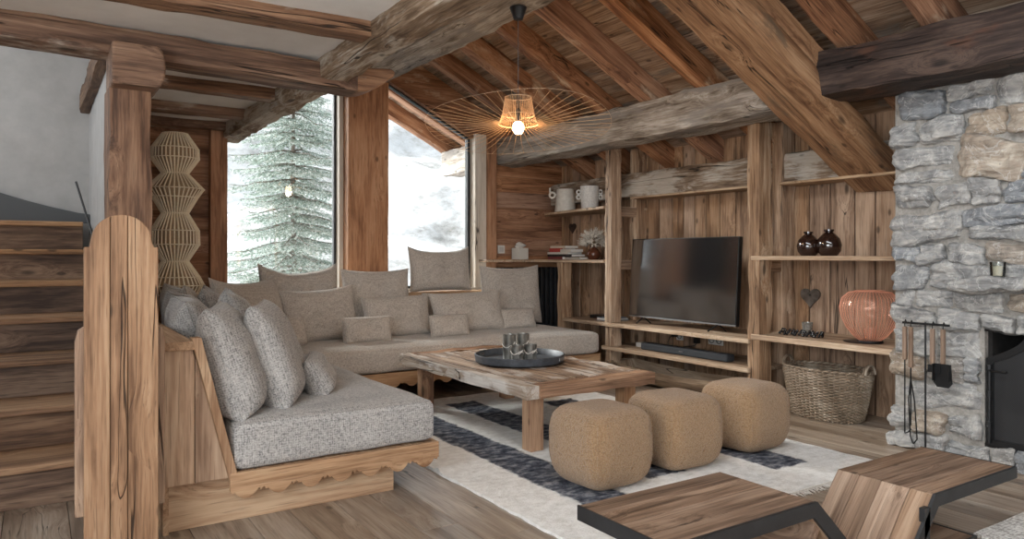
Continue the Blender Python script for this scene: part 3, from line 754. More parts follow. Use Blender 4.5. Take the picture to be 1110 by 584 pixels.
# front row
cushion(0.64, 0.44, 0.19, (1.92, 5.66, 0.41), 0.05, D(18), LINEN, 'front taupe cushion at the left end of the window bench with a raised right corner', gb, seed=18, roll=D(-3), ear=0.02)
cushion(0.62, 0.36, 0.17, (2.58, 5.68, 0.41), 0.0, D(16), LINEN, 'front taupe cushion in the middle of the window bench', gb, seed=21)
cushion(0.72, 0.37, 0.17, (3.27, 5.66, 0.41), -0.02, D(16), LINEN, 'front taupe cushion behind the rightmost pair of small pillows', gb, seed=24, roll=D(-2), ear=0.015)
# small lumbar
gs_ = 'small lumbar pillows on the window bench'
cushion(0.40, 0.21, 0.13, (2.17, 5.36, 0.415), 0.0, D(14), LINEN, 'small oblong taupe pillow in front of the gap between the two left front cushions', gs_, seed=30, pinch=0.02)
cushion(0.36, 0.19, 0.13, (2.93, 5.42, 0.415), 0.02, D(14), LINEN, 'small oblong taupe pillow left of the candle glasses', gs_, seed=33, pinch=0.02)
cushion(0.40, 0.19, 0.13, (3.77, 5.66, 0.415), 0.0, D(14), LINEN, 'small oblong taupe pillow in front of the upright cushion at the right end', gs_, seed=36, pinch=0.02)
cushion(0.34, 0.24, 0.13, (1.56, 5.44, 0.415), 0.25, D(16), LINEN, 'small taupe pillow peeping out behind the two big tweed cushions', gs_, seed=39, pinch=0.02)
# left bench: cushions face +x, lean towards -x
gl = 'tweed cushions along the left bench'
Y9 = PI / 2
cushion(0.56, 0.49, 0.23, (0.80, 3.40, 0.41), Y9 - 0.30, D(17), TWEED, 'big grey tweed cushion nearest the camera, leaning on the sloping pine back', gl, seed=41, pinch=0.04)
cushion(0.56, 0.49, 0.21, (1.02, 3.50, 0.41), Y9 - 0.36, D(17), TWEED, 'big grey tweed cushion second from the camera, right of the nearest one', gl, seed=44, pinch=0.04)
cushion(0.38, 0.20, 0.14, (1.235, 3.60, 0.415), Y9 - 0.35, D(28), TWEED, 'small tweed pillow lying against the two big near cushions', gl, seed=47, pinch=0.03)
cushion(0.60, 0.50, 0.26, (0.79, 4.05, 0.41), Y9 - 0.05, D(20), TWEED, 'tweed cushion directly behind the nearest big one', gl, seed=50)
cushion(0.60, 0.50, 0.24, (1.02, 4.20, 0.41), Y9 - 0.2, D(16), TWEED, 'tweed cushion with pointed corner behind the second big one', gl, seed=53, ear=0.02)
cushion(0.60, 0.50, 0.24, (0.86, 4.68, 0.41), Y9, D(20), TWEED, 'tweed cushion midway along the left bench back', gl, seed=56)
cushion(0.58, 0.49, 0.24, (1.04, 4.86, 0.41), Y9 - 0.2, D(18), TWEED, 'tweed cushion in the front row near the sofa corner', gl, seed=59, ear=0.03)
cushion(0.60, 0.50, 0.24, (0.92, 5.30, 0.41), Y9 + 0.05, D(16), LINEN, 'taupe cushion in the sofa corner before the cane lamp', gl, seed=62, ear=0.02)
cushion(0.60, 0.52, 0.22, (1.38, 5.52, 0.41), 0.5, D(18), LINEN, 'taupe cushion turned across the sofa corner below the left window', gl, seed=65, ear=0.04)

# ------------------------------------------------------------------ RUGS
def rug_mesh(w, l, seed, fold=True, nx=70, ny=100):
    mb = MB()
    def f(u, v):
        x = u * w; y = v * l
        ex = 0.012 * noise.noise(V((y * 5, seed, 0))) + 0.006 * noise.noise(V((y * 17, seed, 2)))
        if u < 0.5: x += ex * (1 - 2 * u)
        else: x += ex * (2 * u - 1)
        z = 0.012 + 0.003 * noise.noise(V((x * 6, y * 6, seed)))
        if fold:
            # ruck running in from the left edge
            d = abs((y - 1.16) - 0.10 * x * 2 - 0.02); z += 0.022 * math.exp(-(d / 0.028) ** 2) * max(0, 1 - x / 0.33)
            z += 0.012 * max(0, 1 - x / 0.08) * max(0, noise.noise(V((y * 6.5, seed, 9))))
        return (x, y, z)
    mb.grid(f, nx, ny, rnd=0.5)
    def side(fix, axis):
        def g(u, v):
            p = f(fix, u) if axis == 0 else f(u, fix)
            return (p[0], p[1], p[2] * v + 0.0005)
        return g
    for fx in (0, 1): mb.grid(side(fx, 0), ny, 1, rnd=0.5); mb.grid(side(fx, 1), nx, 1, rnd=0.5)
    return mb
t = thing('striped_rug', 'large off-white wool rug with ragged charcoal stripes under the plank coffee table', 'rug', (1.70, 2.10, 0))
rug_mesh(2.04, 2.85, 3.0).build('pile', RUG, t)
mb = MB()
for i in range(260):     # fringe on the near short end
    x = 2.04 * i / 260; a = random.uniform(-0.5, 0.5); L = random.uniform(0.03, 0.055)
    mb.tube([(x, 0.0, 0.010), (x + math.sin(a) * L * .5, -L * .5, 0.010), (x + math.sin(a) * L, -L, 0.004)], 0.0025, 4)
mb.build('fringe', mottled('rug_fringe', (176, 168, 158), (214, 208, 200), 30, 1.0, 0), t)
mb = rug_mesh(1.5, 1.6, 8.0, False, 60, 60)
o = mb.build('woven_rug', tweed('cream_weave', (150, 144, 136), (206, 202, 196), (230, 226, 220), 0.8), loc=(3.08, -0.20, 0))
tag(o, 'cream woven rug showing only its corner in front of the fireplace', 'rug')

# ------------------------------------------------------------------ COFFEE TABLE
t = thing('plank_coffee_table', 'low weathered plank coffee table carrying the round tray', 'table', (2.65, 4.01, 0.010))
def rough_plank(mb, x0, x1, y0, y1, z0, z1, axis, rough=0.006, seed=0, rnd=None):
    if axis == 'y': M, L = frame((((x0 + x1) / 2), y0, (z0 + z1) / 2), ((x0 + x1) / 2, y1, (z0 + z1) / 2)); w = x1 - x0
    else: M, L = frame((x0, (y0 + y1) / 2, (z0 + z1) / 2), (x1, (y0 + y1) / 2, (z0 + z1) / 2)); w = y1 - y0
    hewn_mb(L, w, z1 - z0, rough, 0.004, seed, 0.035, rnd, 0.1, mb, M)
mb = MB(); xs = -0.37
for i in range(7):
    w = [0.09, 0.12, 0.10, 0.11, 0.09, 0.12, 0.11][i]; rough_plank(mb, xs, xs + w - 0.003, -0.70, 0.71, 0.335, 0.388, 'y', 0.003, i * 3.1); xs += w
mb.build('inner_planks', W_TABLE, t)
mb = MB(); rough_plank(mb, -0.46, -0.375, -0.80, 0.81, 0.318, 0.390, 'y', 0.0035, 5.5); mb.build('side_rail', W_TABLE_RAIL, t)['label'] = 'whitened rough side rail'
mb = MB(); rough_plank(mb, 0.375, 0.46, -0.695, 0.705, 0.318, 0.390, 'y', 0.009, 6.5); mb.build('side_rail', W_TABLE, t)
mb = MB(); rough_plank(mb, -0.375, 0.47, -0.815, -0.695, 0.320, 0.389, 'x', 0.005, 7.5); mb.build('end_rail', W_TABLE_END, t)
mb = MB(); rough_plank(mb, -0.375, 0.46, 0.705, 0.82, 0.320, 0.389, 'x', 0.009, 8.5); mb.build('end_rail', W_TABLE_END, t)
for (lx, ly) in [(-0.36, -0.70), (0.33, -0.70), (-0.36, 0.64), (0.33, 0.64)]:
    MB().box((lx, ly, 0.004), (lx + 0.088, ly + 0.088, 0.322), 'z').build('leg', W_LEG, t, bevel=0.004)

# tray + glasses
t = thing('round_tray', 'round dark grey tray with a raised rim on the plank coffee table', 'tray', (2.67, 3.99, 0.404))
def rim_prof(): return [(0.0, 0.0), (0.275, 0.0), (0.29, 0.008), (0.297, 0.052), (0.290, 0.055), (0.284, 0.050), (0.277, 0.014), (0.0, 0.010)]
TRAYM = mottled('slate_wood_stain', (52, 56, 62), (74, 79, 86), 30, 0.5, 0.2, 0.002)
MB().lathe(rim_prof(), 64).build('tray_body', TRAYM, t)
for a in (D(-58), D(122)):  # pale plates stand in for light seen through the tray's grip slots
    mb = MB(); M = Matrix.Rotation(a, 4, 'Z')
    mb.box((0.2915, -0.035, 0.022), (0.2975, 0.035, 0.042), M=M); mb.box((0.2775, -0.035, 0.020), (0.2840, 0.035, 0.042), M=M)
    mb.build('slot_light', ALU, t)['label'] = 'pale plate standing in for light through a grip slot'
def mat_mercury():
    n = NT('mercury_glass'); o = n.obj(); f = n.noise(n.mapping(o, (1, 1, 0.4)), 14, 3, 0.5, 0.6)
    n.base(n.ramp(f, [(0.38, (112, 110, 104)), (0.5, (156, 154, 148)), (0.62, (206, 204, 198))]))
    n.b.inputs['Metallic'].default_value = 0.7; n.b.inputs['Roughness'].default_value = 0.28; n.bump(f, 0.15, 0.003); return n.m
MERC = mat_mercury()
def px_at(px, Y):   # x on a line of constant y that lies under picture column px
    return Y * math.tan(math.radians(33.2) + math.atan((px - 555) / 790.0))
for (dx, dy, r, h, lab) in [(-0.045, 0.055, 0.045, 0.165, 'tall silvery mottled glass at the back left of the tray'), (0.065, 0.06, 0.045, 0.165, 'tall silvery mottled glass at the back right of the tray'),
                            (-0.055, -0.055, 0.042, 0.105, 'short silvery mottled glass at the front left of the tray'), (0.045, -0.065, 0.042, 0.105, 'short silvery mottled glass at the front right of the tray')]:
    t = thing('candle_glass', lab, 'glass', (2.67 + dx, 3.99 + dy, 0.4152), group='candle glasses on the tray')
    MB().lathe([(0, 0), (r * .9, 0), (r * .93, 0.006), (r, h), (r - 0.003, h), (r * .88, 0.01), (0, 0.01)], 28).build('glass_body', MERC, t)
    mb = MB(); pts = [(r * 1.03 * math.cos(a), r * 1.03 * math.sin(a), h * 0.55 + 0.01 * math.sin(3 * a)) for a in [2 * PI * i / 24 for i in range(25)]]
    mb.tube(pts, 0.0022, 5, cap=False); mb.tube([(-r * .3 - .005, -r * 1.0, h * .5), (-r * .1, -r * 1.08, h * .56), (r * .35, -r * 1.02, h * .72)], 0.0025, 5); mb.build('cord_tie', PAPER, t)

# ------------------------------------------------------------------ POUFS
def pouf_mesh(s, h, seed):
    mb = MB(); n = 22
    def sh(p):  # p in [-1,1]^3 on the cube
        q = V((p.x, p.y, p.z)); e = 5.2
        k = (abs(q.x) ** e + abs(q.y) ** e + abs(q.z) ** e) ** (1 / e); q = q / k
        bul = 1 + 0.06 * (1 - q.z * q.z) + 0.025 * q.z * -1 * 0 + 0.008 * noise.noise(q * 3 + V((seed, 0, 0)))
        z = q.z * h / 2 + h / 2
        x, y = q.x * s / 2 * bul, q.y * s / 2 * bul
        if q.z < -0.2: kk = 1 - 0.09 * ((-0.2 - q.z) / 0.8) ** 1.6; x *= kk; y *= kk
        return (x, y, z)
    for ax in range(3):
        a, b = (ax + 1) % 3, (ax + 2) % 3
        for sg in (-1, 1):
            def f(u, v):
                p = V((0, 0, 0)); p[ax] = sg; p[a] = math.tan((u * 2 - 1) * PI / 4) * sg; p[b] = math.tan((v * 2 - 1) * PI / 4); return sh(p)
            mb.grid(f, n, n, rnd=0.5)
    seam = MB(); pts = []
    for i in range(64):
        a = 2 * PI * i / 64; c, s2 = math.cos(a), math.sin(a); k = 1 / max(abs(c), abs(s2)); pts.append(V(sh(V((c * k, s2 * k, 0.86)))))
    pts.append(pts[0]); seam.tube(pts, 0.0032, 5, cap=False)
    vs = []
    for (c, s2) in [(1, 1), (1, -1), (-1, 1), (-1, -1)]:
        vs.append(MB()); vs[-1].tube([sh(V((c, s2, -0.9 + 1.76 * i / 14))) for i in range(15)], 0.003, 5)
    return mb, seam, vs
mb, seam, vs_ = pouf_mesh(0.375, 0.375, 1)
t = thing('pouf', 'camel boucle pouf nearest the camera beside the near table leg', 'pouf', (2.275, 2.70, 0.012), 0.04, 'camel poufs in a row on the rug')
mb.build('cushion_body', BOUCLE, t); seam.build('top_seam', BOUCLE, t); [q.build('corner_seam', BOUCLE, t) for q in vs_]
dup(t, (2.80, 2.73, 0.012), -0.05, 'middle one of the three camel boucle poufs')
dup(t, (3.385, 2.75, 0.012), 0.06, 'camel boucle pouf nearest the basket and shelves')

# ------------------------------------------------------------------ ZIGZAG TABLE
def zigzag(name, label, loc, poly, th, y0, y1, caps):
    """poly: centre-top line (x,z); steel ribbon on both long edges, planks between."""
    t = thing(name, label, 'table', loc)
    n = len(poly); lo = []
    for i, p in enumerate(poly):
        p = V(p); dirs = []
        if i > 0: dirs.append((p - V(poly[i - 1])).normalized())
        if i < n - 1: dirs.append((V(poly[i + 1]) - p).normalized())
        ns = [V((d.y, -d.x)) for d in dirs]; m = sum(ns, V((0, 0))).normalized(); k = th / max(0.3, m.dot(ns[0])); lo.append(p + m * k)
    nm = ['left_top', 'falling_panel', 'foot_panel', 'rising_panel', 'right_top']
    for i in range(n - 1):
        a, b, c, d = V(poly[i]), V(poly[i + 1]), lo[i + 1], lo[i]
        mb = MB(); yy = y0 + 0.012; ws = [0.085, 0.11, 0.09, 0.095]; tot = (y1 - y0 - 0.012); ws = [w * tot / sum(ws) for w in ws]
        e = (b - a).normalized()
        for w in ws:
            r = random.random(); L = (b - a).length
            Vs = [(a.x, yy, a.y), (b.x, yy, b.y), (c.x, yy, c.y), (d.x, yy, d.y)]; Ve = [(q[0], yy + w - 0.002, q[2]) for q in Vs]
            gcs = [(0, yy, 0), (L, yy, 0), (L, yy, th), (0, yy, th)]; gce = [(q[0], yy + w, q[2]) for q in gcs]
            mb.add(Vs + Ve, [(0, 1, 2, 3), (7, 6, 5, 4), (0, 4, 5, 1), (1, 5, 6, 2), (2, 6, 7, 3), (3, 7, 4, 0)], gcs + gce, r); yy += w
        mb.build(nm[i], W_ZIG2 if i in (1, 3) else W_ZIG, t, bevel=0.0015, seg=1)
    for (ya, yb) in [(y0, y0 + 0.012)]:
        mb = MB()
        for i in range(n - 1):
            a, b, c, d = V(poly[i]), V(poly[i + 1]), lo[i + 1], lo[i]
            u = V((0, 0.0015))
            mb.prism([tuple(a + u), tuple(b + u), tuple(c - u), tuple(d - u)], ya, yb, 'xz', 0)
        mb.build('steel_edge', STEEL, t)
    mb = MB(); a, d = V(poly[0]), lo[0]; mb.box((a.x - 0.006, y0, d.y - 0.001), (a.x, y1, a.y + 0.001)); mb.build('steel_end', STEEL, t)
    mb = MB(); a, d = V(poly[-1]), lo[-1]; mb.box((a.x, y0, d.y - 0.001), (a.x + 0.006, y1, a.y + 0.001)); mb.build('steel_end', STEEL, t)
    return t
t = zigzag('zigzag_table', 'low zigzag table of brown planks edged in black steel nearest the camera', (2.3, 1.53, 0.0),
       [(1.365 - 2.3, 0.352), (1.985 - 2.3, 0.352), (2.295 - 2.3, 0.055), (2.50 - 2.3, 0.055), (2.675 - 2.3, 0.250), (3.30 - 2.3, 0.250)], 0.042, -0.19, 0.19, None)
mb = MB(); mb.box((0.20, -0.185, 0.0), (0.66, 0.10, 0.045), 'x'); mb.build('base_plank', W_ZIG, t, bevel=0.002)
mb = MB(); mb.box((0.20, -0.192, 0.0), (0.67, -0.185, 0.047)); mb.box((0.66, -0.185, 0.0), (0.668, 0.10, 0.047)); mb.box((0.30, -0.19, 0.045), (0.335, -0.17, 0.215)); mb.build('steel_foot', STEEL, t)
mb = MB(); mb.prism([(-0.47, 0.0), (-0.435, 0.0), (-0.25, 0.30), (-0.285, 0.31)], -0.17, 0.17, 'xz', 1); mb.build('inner_leg', W_ZIG, t, bevel=0.002)

# ------------------------------------------------------------------ SHELVES
def board(name, lo, hi, label, axis='y', mat=None, extra=None):
    mb = MB(); mb.box(lo, hi, axis)
    if extra: mb.box(*extra)
    o = mb.build(name, mat or W_SHELF, bevel=0.006, seg=3); tag(o, label, 'shelf'); return o
board('shelf', (4.27, 3.44, 0.468), (4.828, 5.06, 0.502), 'thick wooden shelf carrying the television')
board('shelf', (4.27, 3.44, 0.258), (4.828, 5.06, 0.292), 'wooden shelf below the television carrying the soundbar')
board('shelf', (4.31, 5.06, 0.462), (4.828, 5.69, 0.496), 'short wooden shelf behind the sofa end with papers and a black box')
mb = MB(); mb.prism([(4.29, 5.05), (4.828, 5.05), (4.828, 6.395), (3.76, 6.395), (3.76, 6.22), (4.22, 6.20), (4.29, 6.12)], 1.034, 1.060, 'xy', 1)
tag(mb.build('corner_shelf', W_SHELF, bevel=0.004), 'L-shaped corner shelf carrying the tissue box, books and dried flowers', 'shelf')
mb = MB(); mb.prism([(4.29, 5.05), (4.828, 5.05), (4.828, 6.395), (4.62, 6.395), (4.50, 6.25)], 1.524, 1.550, 'xy', 1)
tag(mb.build('jug_shelf', W_SHELF, bevel=0.004), 'tapering upper shelf carrying the two white jugs', 'shelf')
board('picture_ledge', (4.60, 3.55, 1.622), (4.825, 5.04, 1.642), 'thin ledge along the wall above the television')
board('picture_ledge', (4.60, 2.40, 1.622), (4.825, 3.43, 1.642), 'thin ledge high on the wall right of the shelf posts')
board('shelf', (4.29, 2.375, 1.068), (4.828, 3.435, 1.098), 'wooden shelf carrying the two brown vases')
board('shelf', (4.29, 2.375, 0.50), (4.828, 3.435, 0.54), 'thick wooden shelf carrying the copper lantern')
def cleat(y0, y1, z, lab):
    tag(MB().box((4.425, y0, z), (4.69, y1, z + 0.085), 'x').build('shelf_cleat', W_SHELFPOST, bevel=0.004), lab, 'bracket', 'cleats between the shelf posts')
cleat(5.045, 5.10, 1.46, 'upper brown cleat joining the two posts left of the television')
cleat(5.045, 5.10, 0.97, 'middle brown cleat joining the two posts left of the television, beside the screen')
cleat(3.455, 3.50, 0.98, 'brown cleat under the vase shelf between the posts')
# hollowed log
t = thing('log_trough', 'hollowed old log lying on the floor below the soundbar shelf', 'trough', (4.42, 3.52, 0.0))
mb = MB(); n = 40
def tr(u, v):
    y = 1.46 * u; e = math.sin(PI * u) ** 0.25 if 0 < u < 1 else 0.0
    a = PI * (v * 2 if v < .5 else 2 - v * 2)             # outer then inner
    R = 0.20 if v < .5 else 0.165
    R *= (0.75 + 0.25 * e) if v < .5 else (0.6 + 0.4 * e) if 0.02 < u < .98 else 0.3
    w = 0.012 * noise.noise(V((y * 3, a * 2, 1)))
    hh = 0.17 - (0.03 * math.sin(PI * u))
    x = -math.cos(a) * (R + w); z = hh - math.sin(a) * (0.17 if v < .5 else 0.13 if 0.03 < u < .97 else 0.01) * (1 if v >= .5 else hh / 0.17)
    return (x, y, max(0.0, z + w * 0.3))
mb.grid(tr, n, 40, rnd=0.4, gcf=lambda u, v: (1.4 * u, v * 0.6, 0.1))
for uu in (0, 1):
    vs_ = [tr(uu, v / 20) for v in range(0, 11)]; mb.add(vs_, [tuple(range(11))], None, 0.4)
mb.build('log_body', W_TROUGH, t)

# ------------------------------------------------------------------ TV + electronics
t = thing('television', 'large flat black television on the shelf between the posts', 'television', (4.46, 4.295, 0.504))
t.rotation_euler = (0, D(3.6), 0)
mb = MB(); mb.box((-0.012, -0.595, 0.055), (0.03, 0.595, 0.745)); mb.build('casing', BLACKPLASTIC, t, bevel=0.005)
tvm = plain('dark_screen', (16, 17, 19), 0.13, 0.0, 1.0, Coat_Weight=1.0, Coat_Roughness=0.1, IOR=2.1); MB().box((-0.0145, -0.587, 0.072), (-0.0125, 0.587, 0.738)).build('screen', tvm, t)
MB().box((-0.0155, -0.595, 0.055), (-0.0122, 0.595, 0.067)).build('lower_bezel', ALU, t)
for y in (-0.42, 0.42):
    MB().tube([(-0.10, y - 0.02 * (1 if y > 0 else -1), 0.004), (0.0, y, 0.06), (0.09, y, 0.004)], 0.006, 6).build('foot', BLACKPLASTIC, t)
t = thing('soundbar', 'long dark grey soundbar on the lower shelf', 'soundbar', (4.41, 4.18, 0.294))
MB().box((-0.045, -0.47, 0), (0.045, 0.47, 0.058)).build('bar_body', mottled('speaker_cloth', (34, 36, 40), (50, 53, 58), 200, 0.8, 0.2, 0.001), t, bevel=0.012, seg=3)
MB().box((-0.0475, -0.02, 0.028), (-0.0455, 0.02, 0.034)).build('badge', ALU, t)
tag(MB().box((4.45, 4.70, 0.294), (4.53, 4.80, 0.335)).build('media_box', WHITEPLASTIC, bevel=0.006), 'small white box at the left end of the soundbar', 'box')
def socket(y, z, n, lab, plug=False, x=XT - 0.012):
    t = thing('wall_socket', lab, 'socket', (x, y, z), group='sockets on the plank wall')
    MB().box((0, -0.04 * n, -0.04), (0.011, 0.04 * n, 0.04)).build('cover_plate', WHITEPLASTIC, t, bevel=0.004)
    for k in range(n):
        cy = (k - (n - 1) / 2) * 0.08
        mb = MB(); M = Matrix.Translation((-0.001, cy, 0)) @ Matrix.Rotation(PI / 2, 4, 'Y')
        mb.lathe([(0.0, 0), (0.025, 0), (0.029, -0.003), (0.0, -0.003)] if False else [(0.022, -0.002), (0.030, -0.002), (0.030, 0.002), (0.022, 0.002)], 24, M=M, close=True); mb.build('socket_ring', plain('socket_grey', (120, 118, 114), 0.5), t)
        MB().box((-0.001, cy - 0.012, -0.003), (0.0005, cy - 0.007, 0.003)).box((-0.001, cy + 0.007, -0.003), (0.0005, cy + 0.012, 0.003)).build('pin_hole', BLACKPLASTIC, t)
    return t
socket(4.22, 0.385, 2, 'white double wall socket right of centre under the television shelf')
s1 = socket(4.63, 0.385, 1, 'white wall socket with a black plug under the television shelf')
t = thing('power_plug', 'black plug with a hanging cable in the left wall socket', 'plug', (4.815, 4.66, 0.39))
MB().tube([(0, 0, 0), (-0.05, 0, 0)], 0.018, 10).build('plug_body', BLACKPLASTIC, t); MB().tube([(-0.05, 0, 0), (-0.08, 0.01, -0.02), (-0.06, 0.05, -0.07), (-0.02, 0.08, -0.09)], 0.004, 6).build('cable', BLACKPLASTIC, t)
t = thing('cable_adapter', 'black mains adapter hanging on the wall between the two sockets', 'adapter', (4.80, 4.41, 0.34))
MB().box((-0.02, -0.025, 0), (0.02, 0.025, 0.09)).build('adapter_body', BLACKPLASTIC, t, bevel=0.006); MB().tube([(0, 0, 0.0), (-0.02, 0.01, -0.02), (-0.04, 0.12, -0.04)], 0.0035, 6).build('cable', BLACKPLASTIC, t)
tag(MB().box((4.50, 5.32, 0.498), (4.66, 5.50, 0.53)).build('set_top_box', BLACKPLASTIC, bevel=0.004), 'low black box on the short shelf behind the sofa end', 'box')
t = thing('paper_stack', 'small stack of grey and white papers on the short shelf behind the sofa end', 'papers', (4.52, 5.17, 0.498))
for k in range(3): MB().box((-0.13, -0.09, k * 0.011), (0.10 - 0.01 * k, 0.09, k * 0.011 + 0.010)).build('booklet', [plain('grey_cover', (138, 142, 146), 0.7), PAPER, plain('blue_grey_cover', (116, 124, 132), 0.7)][k], t)
# wall switch
t = thing('light_switch', 'small white light switch on the horizontal planks right of the window', 'switch', (4.05, YW - 0.012, 1.165))
MB().box((-0.042, 0, -0.042), (0.042, 0.011, 0.042)).build('cover_plate', WHITEPLASTIC, t, bevel=0.003); MB().box((-0.026, -0.004, -0.026), (0.026, 0.001, 0.026)).build('rocker', plain('rocker_grey', (190, 187, 182), 0.4), t, bevel=0.002)
# dark radiator under the corner shelf
t = thing('radiator', 'black upright radiator in the dark corner under the corner shelf', 'radiator', (4.35, 6.30, 0.0))
for k in range(14): MB().box((-0.42 + k * 0.06, -0.03, 0.12), (-0.375 + k * 0.06, 0.03, 0.98), 'z').build('fin', plain('radiator_black', (34, 37, 41), 0.5) if k == 0 else bpy.data.materials['radiator_black'], t, bevel=0.01)
MB().box((-0.42, -0.015, 0.16), (0.42, 0.015, 0.20)).box((-0.42, -0.015, 0.9), (0.42, 0.015, 0.94)).box((-0.35, -0.02, 0), (-0.32, 0.02, 0.12)).box((0.32, -0.02, 0), (0.35, 0.02, 0.12)).build('header_pipe', bpy.data.materials['radiator_black'], t)

# ------------------------------------------------------------------ SHELF OBJECTS
def ring(mb, c, r, tr_, plane='xz', n=20, M=None):
    pts = []
    for i in range(n + 1):
        a = 2 * PI * i / n
        pts.append((c[0] + r * math.cos(a), c[1], c[2] + r * math.sin(a)) if plane == 'xz' else (c[0], c[1] + r * math.cos(a), c[2] + r * math.sin(a)))
    mb.tube(pts, tr_, 8, cap=False, M=M)
# view plane of the handles: along the shelf (roughly y), so use yz rings
t = thing('white_jug', 'tapered white ceramic jug with one ring handle on the upper shelf', 'jug', (4.60, 6.02, 1.552), D(-35))
MB().lathe([(0, 0), (0.108, 0), (0.110, 0.01), (0.098, 0.12), (0.088, 0.235), (0.083, 0.235), (0.092, 0.12), (0.100, 0.015), (0, 0.015)], 36).build('jug_body', CERAMIC, t)
mb = MB(); ring(mb, (-0.135, 0, 0.175), 0.028, 0.011); mb.tube([(-0.155, 0, 0.195), (-0.160, 0, 0.25)], 0.009, 8); mb.tube([(-0.11, 0, 0.18), (-0.088, 0, 0.18)], 0.01, 8); mb.build('ring_handle', CERAMIC, t)
t = thing('white_pot', 'white ceramic pot with double ring handles on both sides', 'pot', (4.58, 5.60, 1.552), D(-38))
MB().lathe([(0, 0), (0.078, 0), (0.083, 0.01), (0.088, 0.12), (0.093, 0.232), (0.087, 0.232), (0.083, 0.12), (0.078, 0.015), (0, 0.015)], 36).build('pot_body', CERAMIC2, t)
for sx in (-1, 1):
    mb = MB()
    for z in (0.125, 0.175): ring(mb, (sx * 0.108, 0, z), 0.019, 0.008)
    mb.build('ring_handle', CERAMIC2, t)
def heart_pts(s, n=40):
    pts = []
    for i in range(n):
        a = 2 * PI * i / n
        x = 16 * math.sin(a) ** 3; y = 13 * math.cos(a) - 5 * math.cos(2 * a) - 2 * math.cos(3 * a) - math.cos(4 * a)
        pts.append((x * s / 32, y * s / 32))
    return pts
def heart(loc, s, mat, lab, axis='x'):
    t = thing('heart_ornament', lab, 'ornament', loc, group='hearts on the plank wall')
    mb = MB(); mb.prism(heart_pts(s), -0.018, 0.0, 'yz', 1); mb.build('heart_body', mat, t, bevel=0.004)
    MB().lathe([(0, -0.004), (0.006, -0.004), (0.006, 0.004), (0, 0.004)], 10, M=Matrix.Translation((-0.019, 0, s * 0.08))).build('nail_head', BLACKMETAL, t)
heart((XT - 0.002, 3.315, 0.795), 0.16, mottled('zinc_heart', (96, 88, 80), (134, 126, 118), 20, 0.5, 0.3, 0.002, 0.4), 'grey metal heart hanging above the lower right shelf')
heart((XT - 0.002, 6.18, 1.40), 0.115, mottled('rusty_heart', (46, 34, 28), (72, 54, 44), 20, 0.7, 0.3, 0.002), 'small dark heart hanging between the jug shelf and the books')
# tissue box
t = thing('tissue_box', 'white cube tissue box with a tissue sticking out on the corner shelf', 'tissue box', (4.215, 6.29, 1.0615), D(6))
mb = MB(); mb.box((-0.062, -0.062, 0), (0.062, 0.062, 0.118)); mb.build('box_body', plain('tissue_card', (214, 209, 200), 0.7), t, bevel=0.003)
mb = MB()
def tis(u, v):
    a = u * 2 * PI; r = 0.012 + 0.045 * math.sin(v * PI * 0.9) * (1 + 0.35 * math.sin(3 * a + v * 4)); return (r * math.cos(a) * 1.1, r * math.sin(a) * .6, 0.117 + v * 0.055 + 0.008 * math.sin(2 * a))
mb.grid(tis, 28, 8, wrapu=True); mb.build('tissue', PAPER, t)
# books
books = [(-0.02, 0.00, 0.17, 0.26, 0.028, (120, 60, 58), 'dark red book at the bottom left of the shelf pile'), (0.0, -0.24, 0.16, 0.30, 0.024, (196, 186, 172), 'pale book lying at the bottom right of the pile beside the vase'),
         (-0.01, -0.06, 0.18, 0.40, 0.024, (44, 36, 34), 'thin black book spanning the pile'), (0.0, -0.02, 0.18, 0.36, 0.022, (216, 208, 196), 'white book on top of the thin black one'),
         (0.01, 0.03, 0.17, 0.22, 0.040, (168, 62, 54), 'thick red book on the left of the pile'), (0.0, -0.14, 0.16, 0.18, 0.030, (204, 196, 184), 'cream book beside the thick red one'), (0.01, 0.0, 0.17, 0.26, 0.024, (206, 190, 170), 'beige book lying on top of the pile')]
zz = {0: 1.0615, 1: 1.0615, 2: 1.0895, 3: 1.1135, 4: 1.1355, 5: 1.1355, 6: 1.1755}
for i, (dx, dy, w, l, h, c, lab) in enumerate(books):
    t = thing('book', lab, 'book', (4.53 + dx, 5.96 + dy, zz[i] + 0.0005), D(random.uniform(-3, 3)), 'books on the corner shelf')
    cm = plain('cover_%d' % i, c, 0.6); l2 = l / 2 if i not in (1,) else 0.13
    mb = MB(); mb.box((-w / 2, -l2, 0), (w / 2, l2, 0.003)); mb.box((-w / 2, -l2, h - 0.003), (w / 2, l2, h)); mb.box((-w / 2, -l2, 0), (-w / 2 + 0.004, l2, h)); mb.build('cover', cm, t)
    MB().box((-w / 2 + 0.004, -l2 + 0.004, 0.003), (w / 2 - 0.004, l2 - 0.004, h - 0.003)).build('pages', PAPER, t)
